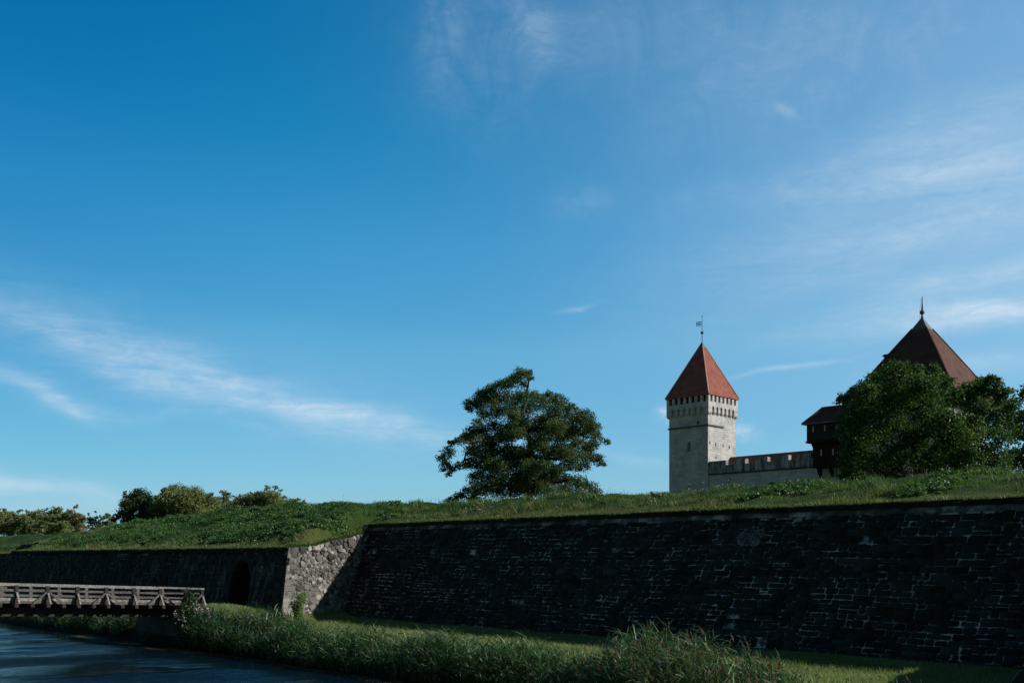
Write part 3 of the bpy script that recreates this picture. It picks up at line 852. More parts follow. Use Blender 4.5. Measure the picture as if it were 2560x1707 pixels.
# the sunlit flank, rubble stones cut from a scatter of cells
def P_fl(s, z):
    s = np.asarray(s, float); z = np.asarray(z, float)
    p = PF + (-1.1) * s; q = EDGE_B + (EDGE_C - 0.3 - EDGE_B) * s
    return WA(p + off_u(z), q + off_n(np.minimum(z, 6.4)) * (1 - s), z)
FL = 8.6
fln = np.array(uW) * 0.96 + np.array([0, 0, 0.25])
def rubble(parent):
    r = np.random.default_rng(5)
    seeds = []
    top = lambda x: float(flank_top(EDGE_B - 8.5 * x / FL)) + 0.05
    def rad(x, z):
        d = top(x) - z
        if d < 1.3: return r.uniform(0.14, 0.40)
        if d < 2.8: return r.uniform(0.07, 0.15)
        return r.uniform(0.07, 0.26)
    for _ in range(20000):
        x = r.uniform(0.0, FL); z = r.uniform(BZ1, 8.1)
        if z > top(x) - 0.10: continue
        rr = rad(x, z)
        if all((x - a) ** 2 + (z - b) ** 2 > (0.80 * (rr + c)) ** 2 for a, b, c in seeds): seeds.append((x, z, rr))
    V = []; F = []; M = []; S = []
    P3 = lambda a, h: P_fl(np.array([v[0] / FL for v in a]), np.array([v[1] for v in a])) + fln * h
    for (x, z, rr) in seeds:
        poly = [(x + rr * 1.35 * math.cos(a), z + rr * 1.2 * math.sin(a)) for a in np.linspace(0, 2 * PI, 11)[:-1]]
        for (a, b, c) in seeds:
            d2 = (a - x) ** 2 + (b - z) ** 2
            if d2 == 0 or d2 > (2.8 * (rr + c)) ** 2: continue
            d = math.sqrt(d2); nx, nz = (a - x) / d, (b - z) / d
            lim = d * rr / (rr + c)
            out = []
            for i in range(len(poly)):
                p0, p1 = poly[i], poly[(i + 1) % len(poly)]
                e0 = (p0[0] - x) * nx + (p0[1] - z) * nz - lim; e1 = (p1[0] - x) * nx + (p1[1] - z) * nz - lim
                if e0 <= 0: out.append(p0)
                if e0 * e1 < 0:
                    f = e0 / (e0 - e1); out.append((p0[0] + (p1[0] - p0[0]) * f, p0[1] + (p1[1] - p0[1]) * f))
            poly = out
            if len(poly) < 3: break
        if len(poly) < 3: continue
        poly = [(min(max(a, 0.0), FL), max(min(b, top(a)), BZ1)) for a, b in poly]
        cx = sum(a for a, b in poly) / len(poly); cz = sum(b for a, b in poly) / len(poly)
        sc = lambda k, j=0.0: [(cx + (a - cx) * k + r.normal(0, j), cz + (b - cz) * k + r.normal(0, j)) for a, b in poly]
        d = top(x) - z
        low = d > 2.9
        hgt = rr * r.uniform(0.40, 0.95) * (0.55 if low else 1.0)
        n = len(poly); b0 = len(V)
        V += list(P3(sc(0.97, 0.008), -0.02)) + list(P3(sc(0.84, 0.02), hgt * 0.55)) + list(P3(sc(0.50, 0.035), hgt * r.uniform(0.8, 1.15)))
        sh = float(np.clip(r.normal(0.40, 0.22), 0, 0.80))
        if r.random() < 0.05: sh = r.uniform(0.86, 1.0)
        S += [sh] * (3 * n)
        for e in range(2):
            for i in range(n):
                f = [b0 + e * n + i, b0 + e * n + (i + 1) % n, b0 + (e + 1) * n + (i + 1) % n, b0 + (e + 1) * n + i]
                F.append(f); M.append(0)
        for i in range(1, n - 1):
            F.append([b0 + 2 * n, b0 + 2 * n + i, b0 + 2 * n + i + 1, b0 + 2 * n + i + 1][:3] + [b0 + 2 * n + i + 1]); M.append(0)
    # mortar bed following the ragged top
    xs = np.linspace(0, FL, 36); b0 = len(V)
    for x in xs:
        tz = top(x) - 0.03
        for k in range(9): V.append(P_fl(np.array([x / FL]), np.array([BZ1 + (tz - BZ1) * k / 8]))[0] + fln * 0.01 * math.sin(x * 9 + k * 3)); S.append(0.5)
    for i in range(35):
        for k in range(8):
            F.append([b0 + i * 9 + k, b0 + i * 9 + k + 1, b0 + (i + 1) * 9 + k + 1, b0 + (i + 1) * 9 + k][::-1]); M.append(1)
    me = bpy.data.meshes.new('rubble_flank')
    me.from_pydata([tuple(v) for v in to_local(np.array(V), parent)], [], [list(dict.fromkeys(f)) for f in F])
    me.polygons.foreach_set('material_index', np.array(M, np.int32))
    at = me.attributes.new('shade', 'FLOAT', 'POINT'); at.data.foreach_set('value', np.array(S, np.float32))
    me.update()
    return link('rubble_flank', me, [M_RUB, M_RUBJ], parent)
rubble(bastion)
# squared quoin stones at the shoulder
mb = MB()
z = BZ1
k = 0
while z < 6.0:
    h = random.uniform(0.30, 0.5)
    z1 = min(z + h, 6.05)
    ln = random.uniform(0.5, 0.95) if k % 2 else random.uniform(0.25, 0.5)
    pts = [P_fl(np.array([s_]), np.array([z_]))[0] for s_, z_ in ((0, z + 0.02), (ln / FL, z + 0.02), (ln / FL, z1), (0, z1))]
    mb.sh = random.uniform(0.25, 0.7)
    mb.prism([Vector(tuple(p_ + fln * 0.07)) for p_ in pts], Vector(tuple(-fln * 0.35)))
    z = z1; k += 1
mb.build('quoin_stones', M_RUB, bastion, world=True)

# --- right bastion at the frame's edge and the far curtain
rb = thing('stone_bastion', 'shoulder of another dark stone bastion at the lower right edge', 'bastion', W(PR + 2, -36, 1.3), TH)
offr_u = lambda z: -4.0 * (8.1 - z) / 6.9
def P_rf(s, t):
    z = 6.22 - np.asarray(t)
    return WA(PR + offr_u(z) + np.asarray(s), EDGE_B + off_n(z), z)
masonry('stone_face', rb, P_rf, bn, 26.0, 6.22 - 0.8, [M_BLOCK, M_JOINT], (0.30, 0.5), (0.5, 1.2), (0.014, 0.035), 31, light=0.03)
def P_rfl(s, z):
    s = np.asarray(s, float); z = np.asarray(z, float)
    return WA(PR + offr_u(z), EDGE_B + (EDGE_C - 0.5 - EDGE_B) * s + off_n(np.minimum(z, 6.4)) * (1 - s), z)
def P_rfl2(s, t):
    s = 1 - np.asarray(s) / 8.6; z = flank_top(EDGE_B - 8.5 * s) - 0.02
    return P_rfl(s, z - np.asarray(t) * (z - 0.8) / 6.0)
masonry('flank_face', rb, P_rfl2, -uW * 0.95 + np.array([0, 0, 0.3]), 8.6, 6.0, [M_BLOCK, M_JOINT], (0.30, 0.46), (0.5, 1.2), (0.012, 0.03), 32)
fc = thing('curtain_wall', 'distant dark stretch of rampart wall beyond the left end of the bastion', 'rampart wall', W(-134, EDGE_F, 1.8), TH)
def P_fc(s, t):
    p = -220 + np.asarray(s)
    z = np.interp(p, [-153, -148], [6.12, 7.42]) - np.asarray(t)
    return WA(p, EDGE_F + 0.2 * np.asarray(t), z)
masonry('stone_face', fc, P_fc, bn, 103.0, 6.0, [M_BLOCK2, M_JOINT2], (0.35, 0.5), (0.7, 1.6), (0.01, 0.02), 41)
def P_sal(s, t):
    z = 6.22 - np.asarray(t)
    return WA(PL + 0.2 - off_u(z) * 0.2, EDGE_B - np.asarray(s) + 0.2, z)
masonry('salient_face', bastion, P_sal, -uW, 10.5, Hb, [M_BLOCK2, M_JOINT2], (0.35, 0.5), (0.7, 1.6), (0.01, 0.02), 42)

# ------------------------------------------------------------------ the castle: local x along the front, y into the courtyard
K0 = Vector((30.0, 150.0, 0))
ZR = 5.6                                   # heights below were read relative to the eye
castle_xy = lambda x, y: (K0.x + x * UX - y * NX, K0.y + x * UY - y * NY)
G5 = 4.9
def castle_thing(name, label, cat, x, y):
    cx, cy = castle_xy(x, y)
    return thing(name, label, cat, (cx, cy, G5), TH)

# --- slender tower
TW = 7.36
tw = castle_thing('castle_tower', 'slender square pale limestone tower with red pyramid roof and weather vane', 'tower', -TW / 2, TW / 2)
h = TW / 2
def zl(v): return v + ZR - G5              # eye-relative height to the tower's own
mb = MB()
mb.box(-h, h, -h, h, 0, zl(23.6))
mb.build('wall', M_LIME, tw)
mb = MB()
zz = zl(20.2)
mb.box(-h - 0.16, h * 1.0, -h - 0.16, -h + 0.02, zz - 0.10, zz + 0.14)
mb.box(h - 0.02, h + 0.16, -h - 0.16, -h + 4.1, zz - 0.10, zz + 0.14)
mb.box(-h - 0.16, -h + 0.02, -h - 0.16, h, zz - 0.10, zz + 0.14)
mb.build('string_course', plain('dark_string_course', (0.10, 0.10, 0.095), 0.9, 0.2), tw)
# gallery: panel with arched drops below, pillars and openings above
GO = 0.30; g = h + GO
zb, zs, zo, zt = zl(22.15), zl(23.85), zl(24.98), zl(25.22)
def face_xf(k):
    """k-th face: returns f(x along, d out from the centre, z)"""
    c, s = [(1, 0), (0, 1), (-1, 0), (0, -1)][k]
    return lambda x, d, z: (x * c + d * s, x * s - d * c, z)      # k=0: front (-y), k=1: right (+x)
gal = MB(); cor = MB(); pil = MB(); dk = MB()
for k in range(4):
    f = face_xf(k)
    e = g - 0.002 * k
    poly = [(-e, zb + 0.0), ]
    n = 6; pitch = (2 * h - 0.9) / n; x0 = -h + 0.45
    poly = [(-e, zb)]
    for i in range(n):
        xa = x0 + pitch * i + pitch * 0.24; xb = x0 + pitch * (i + 1) - pitch * 0.24
        r_ = (xb - xa) / 2; ys = zb + 0.72
        poly += [(xa, zb)]
        for j in range(9):
            a = PI - PI * j / 8
            poly.append(((xa + xb) / 2 + r_ * math.cos(a), ys + r_ * 1.1 * math.sin(a)))
        poly += [(xb, zb)]
        # corbel feet between the arches
    poly += [(e, zb), (e, zs), (-e, zs)]
    d_in = Vector(f(0, h + 0.012, 0)) - Vector(f(0, e, 0))
    gal.prism([f(x, e, z) for x, z in poly], d_in)
    for i in range(n + 1):
        xa = (x0 + pitch * i - pitch * 0.24) if i > 0 else -e + 0.02
        xb = (x0 + pitch * i + pitch * 0.24) if i < n else e - 0.02
        pts = [f(xa, e - 0.02, zb - 0.003), f(xa, e - 0.16, zb - 0.17), f(xa, h + 0.012, zb - 0.34), f(xa, h + 0.012, zb - 0.003)]
        cor = MB(); cor.prism(pts, Vector(f(xb, 0, 0)) - Vector(f(xa, 0, 0))); cor.build('corbel', M_LIME, tw)
    # openings band
    m = 7; P7 = (2 * g - 0.5) / m
    w_ = 0.56
    cur = -e
    for i in range(m):
        xc = -g + 0.25 + P7 * (i + 0.5)
        a, b = cur, xc - w_ / 2
        pil = MB(); pil.prism([f(a, e - 0.004, zs), f(b, e - 0.004, zs), f(b, e - 0.004, zo), f(a, e - 0.004, zo)], Vector(f(0, e - 0.34, 0)) - Vector(f(0, e - 0.004, 0))); pil.build('gallery_pillar', M_LIME, tw)
        cur = xc + w_ / 2
    pil = MB(); pil.prism([f(cur, e - 0.004, zs), f(e, e - 0.004, zs), f(e, e - 0.004, zo), f(cur, e - 0.004, zo)], Vector(f(0, e - 0.34, 0)) - Vector(f(0, e - 0.004, 0))); pil.build('gallery_pillar', M_LIME, tw)
    pil = MB(); pil.prism([f(-e, e - 0.006, zo + 0.002), f(e, e - 0.006, zo + 0.002), f(e, e - 0.006, zt), f(-e, e - 0.006, zt)], Vector(f(0, e - 0.35, 0)) - Vector(f(0, e - 0.006, 0))); pil.build('gallery_lintel', M_LIME, tw)
gal.build('gallery_parapet', M_LIME, tw)
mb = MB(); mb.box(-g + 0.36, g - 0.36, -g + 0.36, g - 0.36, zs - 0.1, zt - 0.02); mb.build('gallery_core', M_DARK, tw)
# roof
ze, za = zl(24.98), zl(34.0)
er = g + 0.13
mb = MB()
def pyr(mb, e, z0, z1, e2=0.0, dz=0.14):
    if e2:
        V = [(-e, -e, z0), (e, -e, z0), (e, e, z0), (-e, e, z0), (-e2, -e2, z1), (e2, -e2, z1), (e2, e2, z1), (-e2, e2, z1),
             (-e, -e, z0 - dz), (e, -e, z0 - dz), (e, e, z0 - dz), (-e, e, z0 - dz)]
        mb.add(V, [(0, 1, 5, 4), (1, 2, 6, 5), (2, 3, 7, 6), (3, 0, 4, 7), (4, 5, 6, 7), (8, 9, 1, 0), (9, 10, 2, 1), (10, 11, 3, 2), (11, 8, 0, 3), (11, 10, 9, 8)])
k = 0.08
pyr(mb, er, ze, za - (za - ze) * k, er * k)
roof = mb.build('roof', M_TILE, tw)
mb = MB()
for sx, sy in ((-1, -1), (1, -1), (1, 1), (-1, 1)):
    mb.tube([(sx * (er + 0.02), sy * (er + 0.02), ze + 0.03), (sx * er * k, sy * er * k, za - (za - ze) * k)], [0.10, 0.085], 6)
mb.build('ridge_tiles', M_RIDGE, roof)
mb = MB(); pyr(mb, er * k + 0.12, za - (za - ze) * k - 0.12, za + 0.02, 0.05, 0.05); mb.build('lead_cap', M_LEAD, roof)
mb = MB(); mb.tube([(0, 0, za - 0.1), (0, 0, zl(38.3))], [0.055, 0.03], 6); pole = mb.build('vane_pole', M_METAL, tw, smooth=True)
mb = MB(); mb.ball((0, 0, zl(35.5)), 0.24); mb.build('ball', M_METAL, pole, smooth=True)
mb = MB()
a = math.radians(46.2)                       # the vane stands across the wind, facing the moat
vx, vy = math.cos(PI - 0.35 + a), math.sin(PI - 0.35 + a)
for z0, z1 in ((36.62, 36.72), (37.16, 37.26), (36.88, 36.98)):
    mb.beam((vx * 0.06, vy * 0.06, zl((z0 + z1) / 2)), (vx * 0.92, vy * 0.92, zl((z0 + z1) / 2)), 0.025, z1 - z0)
for d in (0.35, 0.62, 0.90):
    mb.beam((vx * d, vy * d, zl(36.62)), (vx * d, vy * d, zl(37.26)), 0.025, 0.07, (vy, -vx, 0))
mb.build('vane_flag', M_METAL, pole)
mb = MB(); mb.beam((-0.2 * UX, 0, zl(38.0)), (0.2 * UX, 0, zl(38.0)), 0.03, 0.05); mb.build('cross_bar', M_METAL, pole)
# slit windows: solid black boxes, the shade of the holes painted in
def slit(parent, k, x, z, w_, hh, base=None):
    f = face_xf(k)
    m_ = MB()
    e = h + 0.006
    m_.prism([f(x - w_ / 2, e, z - hh / 2), f(x + w_ / 2, e, z - hh / 2), f(x + w_ / 2, e, z + hh / 2), f(x - w_ / 2, e, z + hh / 2)], Vector(f(0, h - 0.3, 0)) - Vector(f(0, e, 0)))
    m_.build('slit_window', M_DARK, parent)
for x, z, w_, hh in ((-3.2, 17.55, 0.26, 0.46), (-1.65, 17.4, 0.26, 0.46), (0.35, 17.3, 0.24, 0.46), (2.05, 17.2, 0.26, 0.46), (-1.65, 15.35, 0.2, 0.22)):
    slit(tw, 1, x, zl(z), w_, hh)
for x, z, w_, hh in ((1.85, 20.75, 0.3, 0.5), (0.1, 10.7, 0.3, 0.3), (2.5, 17.9, 0.14, 0.2), (-1.9, 14.1, 0.14, 0.2)):
    slit(tw, 0, x, zl(z), w_, hh)
# blocked old doorway: a slightly proud grey patch on the shaded face
mb = MB(); mb.box(-0.15, 0.45, -h - 0.012, -h + 0.1, zl(16.4), zl(17.9)); mb.build('blocked_opening', plain('blocked_grey', (0.16, 0.17, 0.17), 0.9, 0.1), tw)

# --- fortress wall between tower and corner tower
wx0, wx1 = 0.0, 30.0
cw = castle_thing('castle_wall', 'pale limestone castle wall with stained battlements right of the slender tower', 'castle wall', 13, 1.0)
def cl(v): return v + ZR - G5
o = 13.0                                    # local origin along the wall
FY = -0.85                                  # front plane, a little behind the tower's face
mb = MB(); mb.box(0.02 - o, wx1 - o, FY, FY + 1.7, 0, cl(12.5)); wall_ = mb.build('wall', M_LIME, cw)
mb = MB(); mb.box(0.03 - o, wx1 - o, FY - 0.14, FY + 0.3, cl(12.5), cl(12.72)); mb.build('string_course', plain('dark_course', (0.05, 0.055, 0.055), 0.9, 0.1), cw)
mb = MB(); mb.box(0.03 - o, wx1 - o, FY + 0.04, FY + 0.86, cl(12.722), cl(13.90)); mb.build('parapet', M_STAIN, cw)
mer = [(0.05, 3.05), (4.45, 6.5), (8.1, 10.2), (11.6, 13.65), (15.0, 17.2), (18.6, 20.8), (22.2, 24.3)]
for a, b in mer:
    mb = MB(); mb.box(a - o, b - o, FY + 0.042, FY + 0.858, cl(13.902), cl(14.62)); mb.build('merlon', M_STAIN, cw)
mb = MB()
mb.prism([(2.3 - o, FY + 0.875, cl(13.86)), (2.3 - o, FY + 2.35, cl(15.28)), (2.3 - o, FY + 4.6, cl(13.86))], (wx1 - 2.3, 0, 0))
mb.build('roof', M_TILE, cw)
mb = MB()
pts = [(11.0 + 1.35 * math.cos(a) - o, FY - 0.008, cl(9.55) + 1.35 * math.sin(a)) for a in np.linspace(0, PI, 12)]
mb.prism(pts, (0, 0.3, 0)); mb.build('window_arch', M_DARK, cw)

# --- timber turret hanging on the wall
tx0, tx1 = 18.0, 26.0
tt = castle_thing('timber_turret', 'two-storey dark timber turret jutting from the castle wall on brackets', 'turret', 21, 0.0)
o = 21.0
def tz(v): return v + ZR - G5
mb = MB(); mb.box(tx0 + 0.55 - o, tx1 - o, FY - 0.95, FY + 3.2, tz(12.55), tz(15.7)); mb.build('lower_storey', M_RWOOD, tt)
mb = MB(); mb.box(tx0 - o, tx1 + 0.4 - o, FY - 1.6, FY + 3.6, tz(15.98), tz(18.45)); mb.build('upper_storey', M_DWOOD, tt)
mb = MB(); mb.box(tx0 - 0.1 - o, tx1 + 0.5 - o, FY - 1.72, FY + 3.7, tz(15.70), tz(15.98)); mb.build('jetty_beam', M_RWOOD, tt)
mb = MB(); mb.box(tx0 + 0.4 - o, tx1 + 0.1 - o, FY - 1.08, FY + 3.3, tz(12.3), tz(12.55)); mb.build('floor_beam', M_RWOOD, tt)
for i, x in enumerate((18.95, 20.7, 22.45)):
    mb = MB(); mb.box(x - 0.10 - o, x + 0.10 - o, FY - 1.606, FY - 1.5, tz(17.15), tz(17.95)); mb.build('slit_window', M_SHUT, tt)
    mb = MB(); mb.box(x + 0.75 - o, x + 0.97 - o, FY - 0.958, FY - 0.8, tz(13.9), tz(14.75)); mb.build('slit_window', M_SHUT, tt)
for x in (19.1, 20.85, 22.6, 24.6):
    mb = MB(); mb.prism([(x - o, FY - 1.0, tz(12.3)), (x - o, FY + 0.02, tz(12.3)), (x - o, FY + 0.02, tz(10.9)), (x - o, FY - 0.2, tz(11.05))], (0.34, 0, 0)); mb.build('bracket', M_RWOOD, tt)
for x in (18.6, 21.5, 24.6):
    mb = MB(); mb.prism([(x - o, FY - 1.6, tz(15.7)), (x - o, FY - 0.95, tz(15.7)), (x - o, FY - 0.95, tz(14.9))], (0.25, 0, 0)); mb.build('strut', M_RWOOD, tt)
mb = MB()
y0, y1, ym = FY - 2.1, FY + 4.1, FY + 1.0
xa, xb = tx0 - 0.5 - o, tx1 + 1.0 - o
z0, z1 = tz(18.35), tz(20.75)
V = [(xa, y0, z0), (xb, y0, z0), (xb, y1, z0), (xa, y1, z0), (xa + 1.35, ym, z1), (xb - 0.3, ym, z1),
     (xa, y0, z0 - 0.12), (xb, y0, z0 - 0.12), (xb, y1, z0 - 0.12), (xa, y1, z0 - 0.12)]
mb.add(V, [(0, 1, 5, 4), (2, 3, 4, 5), (3, 0, 4), (1, 2, 5), (6, 7, 1, 0), (7, 8, 2, 1), (8, 9, 3, 2), (9, 6, 0, 3), (9, 8, 7, 6)])
rf = mb.build('roof', M_TILE2, tt)
mb = MB(); mb.tube([(xa + 1.35, ym, z1 + 0.03), (xb - 0.3, ym, z1 + 0.03)], 0.10, 6)
mb.tube([(xa, y0, z0 + 0.02), (xa + 1.35, ym, z1)], 0.09, 6); mb.build('ridge_tiles', M_TILE2, rf)
mb = MB(); mb.beam((xa, y0 - 0.03, z0 - 0.09), (xb, y0 - 0.03, z0 - 0.09), 0.05, 0.11); mb.build('fascia', M_GWOOD, rf)

# --- broad corner tower with the big pyramid roof
ct = castle_thing('corner_tower', 'broad stone corner tower under a tall brown tiled pyramid roof with ball finial', 'tower', 31.3, 3.84)
a = 5.9
mb = MB(); mb.box(-a, a, -a, a, 0, zl(20.6)); mb.build('wall', M_LIME, ct)
for x in (-2.5, 0.5, 3.2):
    mb = MB(); mb.box(x - 0.25, x + 0.25, -a - 0.006, -a + 0.3, zl(15.0), zl(16.2)); mb.build('slit_window', M_DARK, ct)
mb = MB()
prof = [(7.6, 19.9), (6.55, 21.45), (5.55, 22.95), (4.4, 24.85), (3.0, 27.05), (0.95, 30.2)]
prev = None
for i, (e, z) in enumerate(prof):
    ring = [(-e, -e, zl(z)), (e, -e, zl(z)), (e, e, zl(z)), (-e, e, zl(z))]
    b0 = len(mb.V)
    mb.V += ring; mb.S += [0.5] * 4
    if prev is not None:
        for k in range(4): mb.F.append([prev + k, prev + (k + 1) % 4, b0 + (k + 1) % 4, b0 + k]); mb.M.append(0)
    else:
        mb.F.append([b0 + 3, b0 + 2, b0 + 1, b0]); mb.M.append(0)
    prev = b0
mb.F.append([prev, prev + 1, prev + 2, prev + 3]); mb.M.append(0)
rf = mb.build('roof', M_TILE2, ct)
mb = MB()
for sx, sy in ((-1, -1), (1, -1), (1, 1), (-1, 1)):
    mb.tube([(sx * e, sy * e, zl(z) + 0.02) for e, z in prof], 0.12, 6)
mb.build('ridge_tiles', M_TILE2, rf)
mb = MB(); pyr(mb, 1.05, zl(30.1), zl(31.7), 0.10, 0.06); mb.build('lead_cap', M_LEAD, rf)
mb = MB(); mb.tube([(0, 0, zl(31.4)), (0, 0, zl(32.3))], [0.22, 0.10], 8); mb.tube([(0, 0, zl(32.3)), (0.02, 0, zl(34.6))], [0.16, 0.03], 8); fin = mb.build('finial', M_LEAD, ct, smooth=True)
mb = MB(); mb.ball((0, 0, zl(32.45)), 0.33); mb.build('ball', M_LEAD, fin, smooth=True)
mb = MB(); mb.tube([(-0.02, 0, zl(34.5)), (-0.42, 0.3, zl(33.2)), (-0.5, 0.4, zl(31.2))], 0.018, 5); mb.build('cable', M_METAL, fin)
mb = MB()
mb.box(-3.95, -2.4, -2.7, -2.0, zl(26.1), zl(26.8)); mb.prism([(-4.15, -2.9, zl(26.8)), (-4.15, -2.35, zl(27.15)), (-4.15, -1.8, zl(26.8))], (1.9, 0, 0))
mb.build('dormer', M_TILE2, rf)

# ------------------------------------------------------------------ the wooden bridge, seen from its upstream side
BN, BF = -60.3, -65.2
br = thing('wooden_bridge', 'weathered grey timber bridge with braced railings crossing the moat towards the arched gate', 'bridge', W(-63.2, -29, 1.2), TH)
QE = -29.85
def bz(L): return 3.60 + 0.0455 * L
def B(p, L, dz): return W(p, QE + L, bz(L) + dz - 0.13 * (BN - p) / (BN - BF))
LEN = 24.0
posts = [0.12, 1.24] + [2.94 + 1.7 * i for i in range(13)]
def railing(p, out, l0, main):
    sgn = 1 if out > 0 else -1
    rl = [l0] + [x for x in (4.6, 9.0, 13.4, 17.8, LEN) if x > l0]
    for i in range(len(rl) - 1):
        mb = MB(); mb.beam(B(p, rl[i] + 0.004, -0.07 + random.uniform(-.008, .008)), B(p, rl[i + 1], -0.06 + random.uniform(-.008, .008)), 0.20, 0.10)
        mb.build('handrail', M_GWOOD, br, world=True)
    ps_ = [x for x in posts if x >= l0] if main else [0.62 + 1.7 * i for i in range(14)]
    for dz in (-0.40, -0.70):
        for i in range(len(ps_) - 1):
            mb = MB(); mb.beam(B(p - 0.02 * sgn, ps_[i] + 0.09, dz + random.uniform(-.02, .02)), B(p - 0.02 * sgn, ps_[i + 1] - 0.09, dz + random.uniform(-.02, .02)), 0.06, 0.095)
            mb.build('rail', M_MWOOD, br, world=True)
    for i, L in enumerate(ps_):
        a = B(p, L, -1.20); b = B(p, L, -0.133)
        mb = MB(); mb.beam(a, b, 0.19, 0.17, (NX, NY, 0)); mb.build('post', M_BWOOD if main else M_MWOOD, br, world=True)
        mb = MB(); mb.beam(B(p + 0.10 * sgn, L, -0.55), B(p + 0.52 * sgn, L, -1.20), 0.10, 0.08, (NX, NY, 0)); mb.build('prop', M_GWOOD, br, world=True)
        if round((L - 2.94) / 1.7) % 2 == (0 if main else 1) or L < 0.5:
            for s_ in ((-1, 1) if L > 0.5 else (1,)):
                mb = MB(); mb.beam(B(p + 0.07 * sgn, L + 0.06 * s_, -0.50), B(p + 0.22 * sgn, L + 0.86 * s_, -1.19), 0.07, 0.11, (UX, UY, 0)); mb.build('brace', M_MWOOD, br, world=True)
    # kerb beam of two planks
    for k_, (z0, z1) in enumerate(((-0.86, -1.015), (-1.022, -1.17))):
        mb = MB(); mb.beam(B(p - 0.13 * sgn + 0.02 * k_ * sgn, l0, (z0 + z1) / 2), B(p - 0.13 * sgn + 0.02 * k_ * sgn, LEN, (z0 + z1) / 2), 0.12, abs(z1 - z0))
        mb.build('kerb_plank', M_GWOOD if k_ == 0 else M_MWOOD, br, world=True)
railing(BN, 1, 0.0, True)
railing(BF, -1, 0.55, False)
L = 0.35
while L < LEN:
    mb = MB(); mb.beam(B(BF - 0.55, L, -1.29), B(BN + 0.58, L, -1.29), 0.20, 0.20, (NX, NY, 0)); mb.build('joist', M_BWOOD, br, world=True)
    L += 0.865
mb = MB()
L = -0.2
while L < LEN:
    mb.beam(B(BF + 0.2, L, -1.14), B(BN - 0.25, L, -1.14), 0.20, 0.06, (NX, NY, 0)); L += 0.21
mb.build('deck', M_GWOOD, br, world=True)
for p in (BN - 1.0, -62.6, -64.2, BF + 1.0):
    mb = MB(); mb.beam(B(p, -0.4, -1.66), B(p, LEN, -1.66), 0.32, 0.52); mb.build('girder', M_BWOOD, br, world=True)
mb = MB()
pts = [W(BF - 1.6, q, z) for q, z in ((-27.9, -1.0), (-31.0, -1.0), (-31.0, 1.70), (-28.15, 1.70))]
mb.prism(pts, Vector((UX, UY, 0)) * 7.5)
mb.build('abutment', M_CONC, br, world=True)

# ------------------------------------------------------------------ vegetation
def pxw(px, py, D):
    return np.array([(px - 1280) / F_PX * D, D, EYE + (HORIZON - py) / F_PX * D])
def unit(v):
    return v / np.maximum(np.linalg.norm(v, axis=-1, keepdims=True), 1e-9)
def leaves(C, N, L, Wd, r):
    """diamond leaves at C with normals N"""
    n = len(C)
    a = unit(np.cross(N, unit(r.normal(size=(n, 3))))); b = np.cross(N, a)
    L = L[:, None]; Wd = Wd[:, None]
    V = np.stack([C - a * L * 0.5, C + b * Wd * 0.5 + N * Wd * 0.12, C + a * L * 0.5, C - b * Wd * 0.5 + N * Wd * 0.12], 1).reshape(-1, 3)
    F = np.arange(4 * n).reshape(n, 4)
    return V, F
def crown_points(blobs, dens, r, per=20, flat=0.75, spread=0.20, inner=0.25):
    """blobs (centre, radius): leaf sprays gathered near the surface of each lobe"""
    C = []; N = []; S = []
    for c, R in blobs:
        k = max(3, int(dens * R * R))
        d = unit(r.normal(size=(k, 3)) + np.array([0, 0, 0.25]))
        rad = R * (1 - inner * r.random(k) ** 1.5 * 2.2) 
        cen = c + d * np.clip(rad, 0.1 * R, R)[:, None] * np.array([1, 1, flat])
        tone = r.normal(0, 0.13, k)
        off = r.normal(size=(k, per, 3)) * spread * R * np.array([1, 1, 0.6])
        off[..., 2] -= 0.25 * np.abs(off[..., 0])          # sprays hang a little
        pt = cen[:, None] + off
        nr = unit(d[:, None] * 0.40 + r.normal(size=(k, per, 3)) * 0.85 + np.array([0, 0, 0.35]))
        C.append(pt.reshape(-1, 3)); N.append(nr.reshape(-1, 3))
        S.append((0.48 + tone[:, None] + r.normal(0, 0.16, (k, per))).ravel())
    return np.concatenate(C), np.concatenate(N), np.concatenate(S)
def limb(mb, a, b, r0, r1, rnd, sag=0.0, wob=0.08, n=6):
    a = np.array(a, float); b = np.array(b, float); L = np.linalg.norm(b - a)
    pts = []
    for i in range(n):
        t = i / (n - 1)
        p = a + (b - a) * t + np.array([0, 0, sag * L * math.sin(PI * t)])
        if 0 < i < n - 1: p = p + rnd.normal(0, wob * L / 3, 3)
        pts.append(tuple(p))
    mb.tube(pts, list(np.linspace(r0, r1, n)), 6)
    return pts
